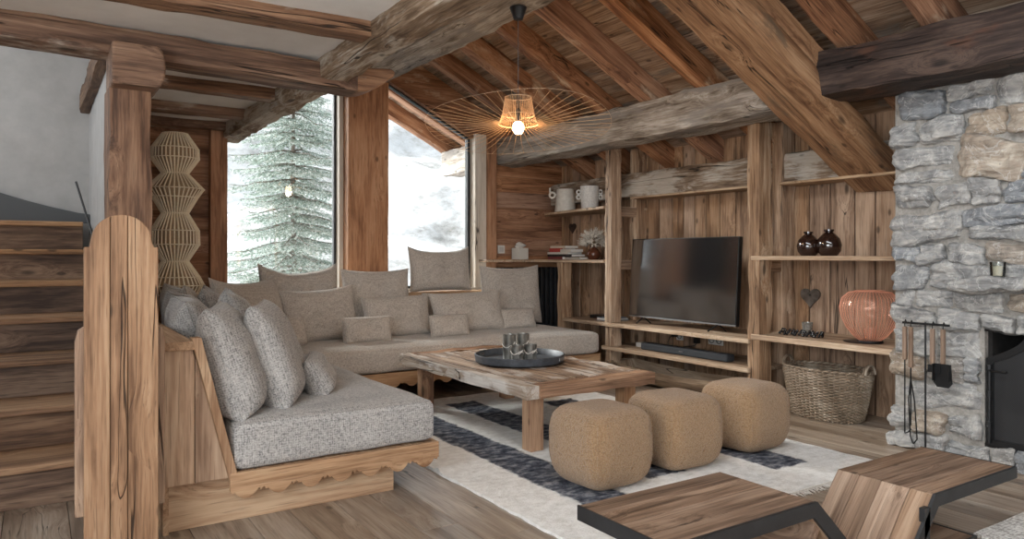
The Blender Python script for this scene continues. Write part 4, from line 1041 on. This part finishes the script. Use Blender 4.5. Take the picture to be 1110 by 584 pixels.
# dried flowers
t = thing('flower_vase', 'squat brown glass vase holding the dried flowers on the corner shelf', 'vase', (4.48, 5.42, 1.0615))
MB().lathe([(0, 0), (0.045, 0), (0.066, 0.03), (0.068, 0.06), (0.05, 0.095), (0.032, 0.115), (0.036, 0.13), (0.030, 0.13), (0.028, 0.115), (0.045, 0.09), (0.062, 0.058), (0.060, 0.03), (0.04, 0.008), (0, 0.008)], 32).build('vase_body', plain('brown_vase_glaze', (84, 48, 34), 0.15), t)
t = thing('dried_flowers', 'round bunch of spiky whitish dried flowers in the squat brown vase', 'dried flowers', (4.48, 5.42, 1.10))
mb = MB(); mb2 = MB(); rnd_ = random.Random(5)
for k in range(150):
    th = rnd_.uniform(0, 2 * PI); ph = math.acos(rnd_.uniform(-0.35, 1)); R = rnd_.uniform(0.09, 0.145)
    d = V((math.sin(ph) * math.cos(th), math.sin(ph) * math.sin(th), math.cos(ph))); c = V((0, 0, 0.13)); e = c + d * R
    mb.tube([(0, 0, 0.01), (d.x * .02, d.y * .02, 0.06), c + d * R * .4, e], 0.0012, 4)
    for j in range(22):
        q = (d + V((rnd_.uniform(-1, 1), rnd_.uniform(-1, 1), rnd_.uniform(-1, 1))) * 0.9).normalized(); L = rnd_.uniform(0.02, 0.042)
        sd = q.cross(d).normalized() * 0.003 if q.cross(d).length > 1e-3 else V((0.002, 0, 0)); s0 = c + d * R * rnd_.uniform(.6, 1)
        mb2.add([s0 - sd, s0 + sd, s0 + q * L], [(0, 1, 2)], None, rnd_.random())
mb.build('stem', plain('dry_stem', (120, 104, 84), 0.9), t); mb2.build('bristle', mottled('dry_bristle', (200, 192, 180), (236, 230, 220), 40, 0.95, 0), t)
# brown vases
vp = [(0, 0), (0.052, 0), (0.074, 0.03), (0.082, 0.072), (0.070, 0.115), (0.040, 0.148), (0.024, 0.158), (0.024, 0.165), (0.031, 0.170), (0.031, 0.176), (0.020, 0.176), (0.019, 0.158), (0.036, 0.143), (0.066, 0.112), (0.078, 0.072), (0.070, 0.031), (0.05, 0.005), (0, 0.005)]
BRV = NT('brown_bottle_glass'); BRV.base(rgb((42, 25, 19))); BRV.b.inputs['Roughness'].default_value = 0.08; BRV.b.inputs['Specular IOR Level'].default_value = 0.9; BRV = BRV.m
for (x, y, s, lab) in [(4.46, 3.085, 0.93, 'smaller round dark brown glass vase on the left of the pair'), (4.50, 2.955, 1.0, 'larger round dark brown glass vase on the right of the pair')]:
    t = thing('brown_vase', lab, 'vase', (x, y, 1.0995), group='pair of brown glass vases')
    b = MB().lathe([(r * s, z * s) for r, z in vp], 40).build('vase_body', BRV, t)
    pass
    MB().lathe([(0.0245 * s, 0.160 * s), (0.0335 * s, 0.166 * s), (0.0335 * s, 0.178 * s), (0.0245 * s, 0.178 * s)], 24, close=True).build('rim', BRV, t)
# lantern
t = thing('copper_lantern', 'round ribbed copper coloured glass lantern on the lower right shelf', 'lantern', (4.50, 2.665, 0.552))
lp = [(0.06, 0.0), (0.098, 0.03), (0.140, 0.085), (0.170, 0.15), (0.182, 0.215), (0.166, 0.275), (0.125, 0.313), (0.085, 0.320)]
MB().lathe(lp[:1] + lp, 48).build('glass_body', COPPERGLASS, t) if False else MB().grid(lambda u, v: ((lambda r, z: (r * math.cos(2 * PI * u), r * math.sin(2 * PI * u), z))(*[(lp[int(min(6.999, v * 7))][k] * (1 - (v * 7 - int(min(6.999, v * 7)))) + lp[int(min(6.999, v * 7)) + 1][k] * (v * 7 - int(min(6.999, v * 7)))) for k in (0, 1)])), 56, 21, wrapu=True).build('glass_body', COPPERGLASS, t)
mb = MB()
for k in range(48):
    a = 2 * PI * k / 48; mb.tube([((r + 0.001) * math.cos(a), (r + 0.001) * math.sin(a), z) for r, z in lp], 0.0012, 5)
for (r, z) in (lp[0], lp[-1]): mb.tube([(r * math.cos(a), r * math.sin(a), z) for a in [2 * PI * i / 32 for i in range(33)]], 0.005, 6, cap=False)
mb.build('wire_rib', COPPER, t)
MB().lathe([(0, -0.008), (0.075, -0.008), (0.075, 0.004), (0, 0.004)], 32).build('base_ring', BLACKMETAL, t)
MB().lathe([(0, 0.004), (0.035, 0.004), (0.038, 0.085), (0.034, 0.085), (0.03, 0.01), (0, 0.01)], 24).build('candle_cup', COPPERGLASS, t)
# black beads tray + little glass
t = thing('black_garland', 'coil of black bead garland lying on the lower right shelf', 'garland', (4.44, 3.14, 0.5415))
mb = MB(); rnd_ = random.Random(3)
for k in range(60):
    u = k / 60; a = u * 9 * PI; y = 0.16 - 0.34 * u + 0.01 * math.sin(a); x = 0.035 * math.sin(a); z = 0.010 + 0.012 * (k % 3)
    r = 0.0105; M = Matrix.Translation((x, y, z + 0.001)); mb.lathe([(0, -r), (r * .7, -r * .7), (r, 0), (r * .7, r * .7), (0, r)], 10, M=M)
mb.build('bead', plain('black_gloss_bead', (24, 24, 26), 0.25), t)['kind'] = 'stuff'
t = thing('tealight_glass', 'small clear glass on the lower right shelf beside the black garland', 'glass', (4.60, 3.19, 0.5415))
MB().lathe([(0, 0), (0.032, 0), (0.038, 0.085), (0.035, 0.085), (0.029, 0.012), (0, 0.012)], 24).build('glass_body', mottled('frosted_silver_glass', (120, 116, 108), (178, 174, 166), 60, 0.2, 0.2, 0.002, 0.5), t)
tag(MB().lathe([(0, 0), (0.10, 0), (0.105, 0.006), (0.0, 0.006)], 32, sy=1.2).build('slate_mat', BLACKMETAL, loc=(4.48, 2.70, 0.5405)), 'flat black mat under the copper lantern', 'mat')

# ------------------------------------------------------------------ BASKET
t = thing('wicker_basket', 'oval grey-brown wicker log basket on the floor beside the chimney', 'basket', (4.52, 2.985, 0.002))
ax_, ay_, H_ = 0.185, 0.285, 0.335
def bshape(a, z):
    k = 0.80 + 0.20 * min(1, z / H_) ** 0.8 ; c, s_ = math.cos(a), math.sin(a); e = 2.4
    r = 1 / (abs(c) ** e + abs(s_) ** e) ** (1 / e); sway = 0.02 * (abs(s_) ** 3) * z / H_
    return (ax_ * k * r * c, ay_ * k * r * s_ + math.copysign(sway, s_), z)
rows, stakes = 34, 50
WICK = NT('grey_wicker'); gg = WICK.attr('gc').outputs['Vector']; rr_ = WICK.attr('rnd').outputs['Fac']
nn_ = WICK.noise(WICK.mapping(gg, (6, 40, 6)), 1, 4, 0.6)
WICK.base(WICK.ramp(WICK.math('ADD', WICK.math('MULTIPLY', nn_, 0.7), WICK.math('MULTIPLY', rr_, 0.3)), [(0.3, (92, 76, 60)), (0.5, (142, 124, 104)), (0.66, (188, 174, 156))]))
WICK.b.inputs['Roughness'].default_value = 0.8; WICK = WICK.m
mb = MB()
for j in range(rows):
    z = 0.012 + (H_ - 0.03) * j / (rows - 1); pts = []; N = stakes * 3
    for i in range(N + 1):
        a = 2 * PI * i / N; p = V(bshape(a, z)); o_ = 0.0105 * math.cos(stakes * a / 1.0 * 0.5 + PI * (j % 2)) ; d = V((p.x, p.y, 0)).normalized(); p = p + d * o_; p.z += 0.0015 * math.sin(7 * a + j); pts.append(p)
    mb.tube(pts, 0.0058, 6, rnd=0.35 + 0.3 * random.random(), cap=False)
mb.build('weave', WICK, t)
mb = MB()
for k in range(stakes):
    a = 2 * PI * (k + .5) / stakes; mb.tube([bshape(a, z) for z in (0.0, 0.12, 0.25, H_)], 0.005, 5)
mb.build('stake', WICK, t)
mb = MB()
for ph in (0, PI):
    pts = []
    for i in range(121):
        a = 2 * PI * i / 120; p = V(bshape(a, H_)); d = V((p.x, p.y, 0)).normalized(); p = p + d * 0.005 * math.cos(36 * a + ph) + V((0, 0, 0.005 * math.sin(36 * a + ph))); pts.append(p)
    mb.tube(pts, 0.0065, 6, cap=False)
mb.build('rim_braid', WICK, t)
for sg in (-1, 1):
    mb = MB(); y = sg * (ay_ * 1.0 + 0.02)
    for o_ in (-0.006, 0.006):
        mb.tube([(0.055 * math.cos(PI * i / 12) + o_ * 0, y + o_, H_ - 0.01 + 0.06 * math.sin(PI * i / 12)) for i in range(13)], 0.0075, 6)
    mb.build('handle', WICK, t)
mb = MB(); mb.lathe([(0, 0.0), (1, 0.0), (1, 0.012), (0, 0.012)], 40, sx=ax_ * 0.8, sy=ay_ * 0.8); mb.build('basket_floor', WICK, t)

# ------------------------------------------------------------------ FIREPLACE
XC = 4.19
def boxstone(mb, lo, hi, seed, n=7, rnd=None, r=0.3, rough=1.0):
    rs = random.Random(seed); lo, hi = V(lo), V(hi); c = (lo + hi) / 2; h = (hi - lo) / 2
    cj = {}
    for i in (-1, 1):
        for j in (-1, 1):
            for k in (-1, 1): cj[(i, j, k)] = V((rs.uniform(-.16, .08) * h.x, rs.uniform(-.16, .16) * h.y, rs.uniform(-.22, .24) * h.z))
    ti = rs.uniform(-0.10, 0.10); so = V((seed * 1.37, seed * 0.71, seed * 2.11))
    def sh(p):
        e = 8.0; k = (abs(p.x) ** e + abs(p.y) ** e + abs(p.z) ** e) ** (1 / e); q = p / k
        off = V((0, 0, 0))
        for (i, j, l), v in cj.items():
            off += V((i * v.x, j * v.y, l * v.z)) * ((1 + i * p.x) / 2) * ((1 + j * p.y) / 2) * ((1 + l * p.z) / 2)
        w = V((q.x * h.x, q.y * h.y, q.z * h.z + q.y * h.y * ti)) + off
        # layered, chipped faces
        g = c + w; a = noise.noise(g * 7 + so) * 0.024 + noise.noise(g * 19 + so) * 0.010 + noise.noise(g * 45 + so) * 0.004
        st = noise.noise(V((g.x * 5, g.y * 5, g.z * 26)) + so); a += 0.022 * (math.floor(st * 5) / 5) 
        nrm = V((q.x / h.x, q.y / h.y, q.z / h.z)).normalized()
        return c + w + nrm * a * rough
    for ax in range(3):
        a, b = (ax + 1) % 3, (ax + 2) % 3
        for sg in (-1, 1):
            if ax == 0 and sg > 0: continue
            m = n + 3 if ax else n + 11
            def f(u, v):
                p = V((0, 0, 0)); p[ax] = sg; p[a] = (u * 2 - 1) * sg; p[b] = v * 2 - 1; return sh(p)
            mb.grid(f, m, m, rnd=rnd, smooth=False)
ch = thing('stone_fireplace', 'grey fieldstone chimney with an arched firebox at the right edge', 'fireplace', (4.6, 1.3, 0))
CH = Matrix.Translation((-4.6, -1.3, 0))
mb = MB(); rs = random.Random(21); z = 0.0; row = 0; seed = 1
YA, YB = 0.25, 2.37; OY0, OY1, OZ0, OZ1 = 0.85, 1.86, 0.10, 0.70
rowsz = [0.10, 0.14, 0.17, 0.14, 0.15, 0.10, 0.11, 0.15, 0.10, 0.21, 0.13, 0.22, 0.15, 0.165]
for rh in rowsz:
    y = YB
    while y > YA:
        w = rs.uniform(1.0, 2.7) * max(0.12, rh * 0.95); w = min(w, 0.46)
        if y - w < YA + 0.08: w = y - YA
        segs = [(y - w, y)]
        zc = z + rh / 2
        if OZ0 - 0.02 < zc < OZ1:
            if y - w < OY1 and y > OY0:
                if y > OY1 + 0.03: segs = [(OY1 + rs.uniform(-0.01, 0.02), y)]
                elif y > OY1: segs = []
                else: segs = []
                if y - w < OY0: segs.append((y - w, OY0))
            elif y - w < OY1 + 0.08 and y > OY1: segs = [(OY1, y)]; w = y - OY1
        if OZ0 - 0.02 < zc < OZ1 and y - w > OY1 and y - w - OY1 < 0.09: w = y - OY1; segs = [(OY1, y)]
        for (a, b) in segs:
            if b - a < 0.04: continue
            split = rh > 0.15 and rs.random() < 0.35
            parts = [(z, z + rh)] if not split else [(z, z + rh * 0.45), (z + rh * 0.45, z + rh)]
            for (za, zb) in parts:
                seed += 1; j = rs.uniform(-0.012, 0.02); g = 0.001
                corner = b > YB - 0.001
                sub = MB()
                boxstone(sub, (XC - 0.015 - j, a + g, za + g), (XC + (0.50 if corner else 0.2), b - g + (rs.uniform(-0.02, 0.015) if corner else 0), zb - g), seed, rnd=rs.random())
                mb.add(sub.v, sub.f, sub.v, None, False, CH); 
                for q in range(len(sub.v)): mb.r[-1 - q] = sub.r[0]
        y -= w
    z += rh; row += 1
ZTOP = z
mb.build('stonework', STONE, ch)
mb = MB()  # mortar core with a hole for the firebox
mb.box((XC + 0.022, OY1, 0), (XC + 0.5, YB - 0.03, ZTOP + 0.2), M=CH); mb.box((XC + 0.022, YA, 0), (XC + 0.6, OY0, ZTOP + 0.2), M=CH)
mb.box((XC + 0.022, OY0, 0), (XC + 0.6, OY1, OZ0), M=CH); mb.box((XC + 0.022, OY0, OZ1 + 0.02), (XC + 0.6, OY1, ZTOP + 0.2), M=CH)
mb.build('mortar_core', MORTAR, ch)
mb = MB(); mb.box((XC + 0.02, OY0, OZ0 - 0.01), (XC + 0.55, OY1, OZ0 + 0.01), M=CH); mb.box((XC + 0.5, OY0, OZ0), (XC + 0.52, OY1, OZ1 + 0.02), M=CH)
mb.box((XC + 0.06, OY1 - 0.02, OZ0), (XC + 0.5, OY1, OZ1 + 0.02), M=CH); mb.box((XC + 0.06, OY0, OZ0), (XC + 0.5, OY0 + 0.02, OZ1 + 0.02), M=CH); mb.box((XC + 0.02, OY0, OZ1), (XC + 0.5, OY1, OZ1 + 0.02), M=CH)
mb.build('firebox', mottled('sooty_brick', (24, 22, 21), (40, 37, 35), 12, 0.95, 0.4, 0.004), ch)
# arch shaped screen with mesh
def arch(y0, y1, z0, z1, sh_, n=10):
    pts = [(y0, z0), (y1, z0), (y1, z1 - sh_)]
    for i in range(1, n): a = PI / 2 * i / n; pts.append((y1 - sh_ * 1.3 * (1 - math.cos(PI / 2 - a)) if False else y1 - sh_ * 1.3 * math.sin(a) ** 1.6, z1 - sh_ + sh_ * (1 - math.cos(a)) ** 0.8))
    m = [((y0 + y1) - p[0], p[1]) for p in pts[2:]][::-1]; return pts + m
outer = arch(OY0 + 0.02, OY1 - 0.012, OZ0 + 0.005, OZ1 + 0.0, 0.14); inner = arch(OY0 + 0.05, OY1 - 0.045, OZ0 + 0.035, OZ1 - 0.03, 0.13)
mb = MB()
for i in range(len(outer)):
    j = (i + 1) % len(outer); mb.prism([outer[i], outer[j], inner[j], inner[i]], XC + 0.012, XC + 0.04, 'yz', 1, M=CH)
mb.build('screen_frame', BLACKMETAL, ch)
def mat_mesh():
    t = NT('spark_mesh'); o = t.obj(); s = t.new('ShaderNodeSeparateXYZ'); t.link(o, s.inputs[0])
    a = t.math('FRACT', t.math('MULTIPLY', t.math('ADD', s.outputs[1], s.outputs[2]), 110)); b = t.math('FRACT', t.math('MULTIPLY', t.math('SUBTRACT', s.outputs[1], s.outputs[2]), 110))
    f = t.math('MAXIMUM', t.math('GREATER_THAN', a, 0.66), t.math('GREATER_THAN', b, 0.66))
    t.base(t.mix(f, rgb((18, 18, 18)), rgb((40, 40, 42)))); t.b.inputs['Roughness'].default_value = 0.5; return t.m
mb = MB(); mb.prism(inner, XC + 0.022, XC + 0.028, 'yz', 1, M=CH); mb.build('spark_screen', mat_mesh(), ch)
mb = MB(); mb.tube([(XC + 0.004, OY1 - 0.03, OZ0 + 0.02), (XC + 0.004, OY1 - 0.03, OZ1 - 0.20)], 0.009, 8, M=CH)
for zz_ in (0.2, 0.36, 0.5): mb.tube([(XC + 0.002, OY1 - 0.03, zz_), (XC + 0.002, OY1 - 0.03, zz_ + 0.03)], 0.015, 8, M=CH)
mb.tube([(XC + 0.002, OY1 - 0.03, 0.50), (XC - 0.02, OY1 - 0.055, 0.50), (XC - 0.02, OY1 - 0.12, 0.50)], 0.007, 6, M=CH); mb.build('screen_hinge', BLACKMETAL, ch)
mb = MB(); boxstone(mb, (XC - 0.15, 1.50, 0.915), (XC + 0.15, 1.99, 0.99), 77, 9, 0.35); mb2 = MB(); mb2.add(mb.v, mb.f, mb.v, 0.80, False, CH); mb2.build('stone_ledge', STONE, ch)['label'] = 'flat stone jutting out as a small mantel'
t = thing('candle_holder', 'small pale glass candle holder on the jutting stone ledge', 'candle', (4.10, 1.75, 0.988))
MB().lathe([(0, 0), (0.033, 0), (0.036, 0.08), (0.033, 0.08), (0.030, 0.01), (0, 0.01)], 24).build('glass_cup', CLEARGLASS, t)
MB().lathe([(0, 0.01), (0.027, 0.01), (0.027, 0.058), (0.0, 0.060)], 24).build('candle_wax', plain('cream_wax', (236, 226, 206), 0.5, Subsurface_Weight=0.0), t)
# tool stand and tools
t = thing('fire_tool_stand', 'slim black iron stand for fire tools against the stone chimney', 'tool stand', (4.08, 2.10, 0.0))
mb = MB(); mb.tube([(0, 0, 0.0), (0, 0, 0.735)], 0.0055, 8); mb.build('pole', BLACKMETAL, t)
MB().box((-0.006, -0.125, 0.72), (0.006, 0.125, 0.732)).build('crossbar', BLACKMETAL, t)
MB().lathe([(0, 0), (0.10, 0), (0.10, 0.008), (0.0, 0.010)], 32).build('base_plate', BLACKMETAL, t)
WH = wood('tool_handle_wood', (104, 80, 62), (140, 112, 90), (166, 138, 114), across=14)
def tool(y, name, lab, z0, hz, end):
    t = thing(name, lab, 'fire tool', (4.065, 2.10 + y, 0.0), group='fire tools on the iron stand')
    MB().box((-0.010, -0.011, hz), (0.010, 0.011, 0.705), 'z').build('wood_handle', WH, t, bevel=0.004)
    MB().tube([(0, 0, 0.70), (-0.002, 0, 0.728), (0.008, 0, 0.742), (0.018, 0, 0.73)], 0.003, 6).build('hook', BLACKMETAL, t)
    mb = MB(); mb.tube([(0, 0, hz), (0, 0.0, z0)], 0.0042, 6); end(mb); mb.build('iron_rod', BLACKMETAL, t)
tool(0.105, 'poker', 'long black poker with a wooden handle at the left of the stand', 0.11, 0.52, lambda m: m.tube([(0, 0, 0.11), (0.0, -0.02, 0.12), (0, -0.035, 0.14)], 0.0045, 6))
tool(0.072, 'fire_tongs', 'black fire tongs with a wooden handle beside the poker', 0.16, 0.48, lambda m: (m.tube([(0, 0, 0.42), (0, -0.02, 0.30), (0, -0.035, 0.09), (0, -0.015, 0.06)], 0.004, 6), m.tube([(0, 0, 0.42), (0, 0.012, 0.30), (0, 0.002, 0.10), (0, -0.012, 0.06)], 0.004, 6)))
tool(-0.045, 'hearth_brush', 'short fire brush with a wooden handle right of the stand pole', 0.50, 0.51, lambda m: m.box((-0.012, -0.045, 0.47), (0.012, 0.02, 0.51)))
tool(-0.10, 'ash_shovel', 'black ash shovel with a wooden handle at the right of the stand', 0.48, 0.52, lambda m: m.prism([(-0.040, 0.52), (0.040, 0.52), (0.048, 0.42), (0.03, 0.395), (-0.03, 0.395), (-0.048, 0.42)], -0.004, 0.002, 'yz', 2) and m.box((-0.03, -0.043, 0.43), (-0.004, -0.039, 0.52)) and m.box((-0.03, 0.039, 0.43), (-0.004, 0.043, 0.52)))

# ------------------------------------------------------------------ PENDANT
pc = V((2.62, 3.93, 0))
t = thing('pendant_lamp', 'airy wire pendant lamp with a glowing bulb hanging from the ridge beam', 'lamp', (pc.x, pc.y, 1.93))
MB().lathe([(0.035, -0.0), (0.062, 0.085), (0.0, 0.085)][::-1] if False else [(0.0, 0.70), (0.030, 0.70), (0.056, 0.775), (0.0, 0.775)], 28).build('ceiling_cup', STEEL, t)
MB().tube([(0, 0, 0.12), (0, 0, 0.705)], 0.0022, 6).build('cord', BLACKPLASTIC, t)
MB().lathe([(0, 0.035), (0.018, 0.035), (0.018, 0.11), (0.008, 0.125), (0, 0.125)], 16).build('socket', BLACKPLASTIC, t)
em = NT('lit_bulb'); em.b.inputs['Emission Color'].default_value = (1.0, 0.62, 0.30, 1); em.b.inputs['Emission Strength'].default_value = 12; em.base((1, 0.9, 0.7, 1))
MB().lathe([(0, -0.045), (0.02, -0.040), (0.035, -0.02), (0.038, 0.0), (0.030, 0.025), (0.014, 0.04), (0.0, 0.042)], 20).build('bulb', em.m, t)
RIB = plain('pale_fibre_rib', (214, 168, 120), 0.6); RIBD = plain('dark_fibre_rib', (190, 160, 130), 0.6)
mb = MB(); rnd_ = random.Random(2); N = 48
def rimp(a):
    R = 0.60; z = 0.015 + 0.10 * math.cos(a - D(-118)) + 0.012 * math.sin(3 * a); return V((R * math.cos(a), R * math.sin(a), z))
for k in range(N):
    a = 2 * PI * k / N; e = rimp(a); d = V((math.cos(a), math.sin(a), 0))
    mb.tube([d * 0.085 + V((0, 0, 0.195)), d * 0.105 + V((0, 0, 0.08)), d * 0.125 + V((0, 0, 0.02)), d * 0.20 + V((0, 0, 0.01 + e.z * 0.2)), e * 0.6 + V((0, 0, 0.0)), e], 0.0013, 4)
mb.build('shade_rib', RIB, t)
mb = MB(); mb.tube([rimp(2 * PI * i / 72) for i in range(73)], 0.0010, 5, cap=False)
for (r, z) in [(0.086, 0.195), (0.106, 0.08), (0.127, 0.02)]: mb.tube([(r * math.cos(q), r * math.sin(q), z) for q in [2 * PI * i / 40 for i in range(41)]], 0.0022, 5, cap=False)
mb.build('shade_ring', RIBD, t)
L = bpy.data.lights.new('bulb_glow', 'POINT'); L.energy = 5; L.color = (1.0, 0.66, 0.36); L.shadow_soft_size = 0.04
lo_ = bpy.data.objects.new('bulb_glow', L); COL.objects.link(lo_); lo_.location = (pc.x, pc.y, 1.87)

# ------------------------------------------------------------------ OUTSIDE
def mat_snow():
    t = NT('snowy_slope'); o = t.obj()
    n = t.noise(t.mapping(o, (0.30, 0.35, 0.5)), 1, 9, 0.7, 0.4); n2 = t.noise(o, 2.6, 7, 0.75)
    f = t.math('ADD', t.math('MULTIPLY', n, 0.7), t.math('MULTIPLY', n2, 0.3))
    t.base(t.ramp(f, [(0.40, (98, 97, 94)), (0.47, (134, 133, 132)), (0.53, (156, 156, 157)), (0.6, (166, 167, 169))])); t.b.inputs['Roughness'].default_value = 0.9
    t.bump(n2, 0.6, 0.1); return t.m
mb = MB()
def hill(u, v):
    x = -14 + 40 * u; y = 8.6 + 50 * v ** 1.6
    z = -1.2 + 0.40 * (y - 9) + 1.2 * noise.noise(V((x * 0.18, y * 0.18, 2))) + 0.35 * noise.noise(V((x * 0.7, y * 0.7, 5))) + 0.1 * noise.noise(V((x * 2.4, y * 2.4, 5)))
    return (x, y, z)
mb.grid(hill, 160, 120, rnd=0.5); o = mb.build('snowy_hillside', mat_snow()); tag(o, 'snow covered hillside with bare scrub rising behind the windows', 'hillside', kind='stuff')
# spruce
t = thing('spruce_tree', 'haze-pale spruce tree standing outside the left window', 'tree', (2.95, 9.9, -1.6))
mb = MB(); mb.tube([(0, 0, -0.6), (0.02, 0, 1.5), (-0.02, 0.02, 3.5), (0, 0, 6.7)], [0.05, 0.045, 0.03, 0.008], 10); mb.build('trunk', mottled('spruce_bark', (104, 96, 88), (140, 132, 124), 12, 0.95, 0.5, 0.01), t)
fol = MB(); br = MB(); rt = random.Random(11); Z = 0.7
def needles(mb, p, q, r):
    d = q - p; L = d.length; d.normalize(); n = int(L / 0.011); s1 = d.cross(V((0, 0, 1)))
    if s1.length < 1e-3: s1 = V((1, 0, 0))
    s1.normalize(); s2 = s1.cross(d)
    for i in range(n):
        b = p + d * (L * (i + rt.random()) / n); a = rt.uniform(0, 2 * PI); o = (s1 * math.cos(a) + s2 * math.sin(a) * 0.8 + d * 0.9).normalized(); w = d.cross(o).normalized() * 0.0048
        mb.add([b - w, b + w, b + o * r * rt.uniform(.7, 1.2)], [(0, 1, 2)], None, rt.random())
while Z < 6.6:
    Rm = 1.42 * (1 - (Z / 6.9)) ** 0.8 + 0.05; nb = 11 if Z < 5.5 else 7; ph = rt.uniform(0, 6)
    for k in range(nb):
        a = ph + 2 * PI * k / nb + rt.uniform(-.25, .25); R = Rm * rt.uniform(.55, 1.2); d = V((math.cos(a), math.sin(a), 0)); z0 = Z + rt.uniform(-.06, .06)
        pts = [V((0, 0, z0)) + d * R * s + V((0, 0, 0.05 * s - 0.62 * R * s * s + 0.42 * R * s ** 3 + rt.uniform(-.015, .015))) for s in (0, .2, .4, .6, .8, 1)]
        br.tube(pts, [0.014, 0.012, 0.010, 0.007, 0.005, 0.003], 4, cap=False)
        sd = V((-d.y, d.x, 0)); needles(fol, pts[1], pts[2], 0.045); needles(fol, pts[2], pts[3], 0.045); needles(fol, pts[3], pts[4], 0.04); needles(fol, pts[4], pts[5], 0.045)
        for s in [.1, .22, .32, .42, .52, .62, .72, .82, .92]:
            i = min(4, int(s * 5)); c = pts[i].lerp(pts[i + 1], s * 5 - i)
            for sg in (-1, 1):
                L = R * (1 - s) * 0.75 + 0.07; e = c + (d * 0.75 + sd * sg).normalized() * L + V((0, 0, -0.22 * L - rt.uniform(0, .04)))
                needles(fol, c, e, 0.042)
    Z += 0.20
br.build('branch', bpy.data.materials['spruce_bark'], t)
NE = NT('hazy_needles'); rf = NE.attr('rnd').outputs['Fac']; NE.base(NE.ramp(rf, [(0.0, (100, 118, 106)), (0.45, (144, 160, 150)), (0.8, (206, 212, 208))])); NE.b.inputs['Roughness'].default_value = 0.8  # needle colours paled to stand in for the bright haze outside
NE.b.inputs['Specular IOR Level'].default_value = 0.1
o = fol.build('foliage', NE.m, t)

# unseen area lights, added to brighten the room from behind and beside the camera
def fill_light(name, loc, rot, sx, sy, energy, col=(0.88, 0.945, 1.0)):
    L = bpy.data.lights.new(name, 'AREA'); L.shape = 'RECTANGLE'; L.size = sx; L.size_y = sy; L.energy = energy; L.color = col
    o = bpy.data.objects.new(name, L); COL.objects.link(o); o.location = loc; o.rotation_euler = rot
fill_light('rear_fill', (0.3, -2.58, 1.2), (PI / 2, 0, PI), 2.5, 1.8, 62)  # added fill, set in an invented rear window
fill_light('rear_fill', (3.1, -2.58, 1.2), (PI / 2, 0, PI), 2.3, 1.8, 52)
fill_light('side_fill', (-1.58, 0.0, 1.4), (PI / 2, 0, -PI / 2), 3.0, 1.3, 48)  # added fill for the left-facing sides, in an invented window
fill_light('stairwell_fill', (-1.57, 5.2, 2.3), (PI / 2, 0, -PI / 2), 1.4, 0.8, 8)  # added to lift the grey walls; no window is built here
fill_light('gallery_fill', (1.43, 0.6, 2.85), (PI / 2 - 0.2, 0, -PI / 2), 4.0, 0.8, 40)  # added fill in front of the closed gallery wall

S = bpy.data.lights.new('hazy_sun', 'SUN'); S.energy = 9.0; S.angle = math.radians(38); S.color = (1.0, 0.98, 0.95)
so_ = bpy.data.objects.new('hazy_sun', S); COL.objects.link(so_); so_.location = (-3, 14, 12)
so_.rotation_euler = V((0.48, -0.68, -0.56)).to_track_quat('-Z', 'Y').to_euler()

# ------------------------------------------------------------------ WORLD, CAMERA
w = bpy.data.worlds.new('overcast_sky'); sc.world = w; w.use_nodes = True
nt = w.node_tree; bg = nt.nodes['Background']
tc = nt.nodes.new('ShaderNodeTexCoord'); sp = nt.nodes.new('ShaderNodeSeparateXYZ'); nt.links.new(tc.outputs['Generated'], sp.inputs[0])
mr = nt.nodes.new('ShaderNodeMapRange'); mr.interpolation_type = 'SMOOTHSTEP'; nt.links.new(sp.outputs[1], mr.inputs[0])
mr.inputs[1].default_value = -0.9; mr.inputs[2].default_value = 0.5; mr.inputs[3].default_value = 0.6; mr.inputs[4].default_value = 1.5
nt.links.new(mr.outputs[0], bg.inputs[1]); bg.inputs[0].default_value = (0.90, 0.955, 1.0, 1)

cam = bpy.data.cameras.new('camera'); co = bpy.data.objects.new('camera', cam); COL.objects.link(co)
co.location = (0, 0, 1.10); co.rotation_euler = (PI / 2, 0, -math.radians(33.2))
cam.sensor_width = 36; cam.lens = 36 * 790 / 1110; cam.shift_y = -15 / 1110.0; cam.clip_start = 0.05; cam.clip_end = 300
sc.camera = co
sc.view_settings.view_transform = 'Standard'; sc.view_settings.look = 'None'; sc.view_settings.gamma = 1
sc.view_settings.use_curve_mapping = False
sc.view_settings.exposure = 1.42
sc.cycles.max_bounces = 10; sc.cycles.transparent_max_bounces = 16; sc.cycles.use_denoising = True
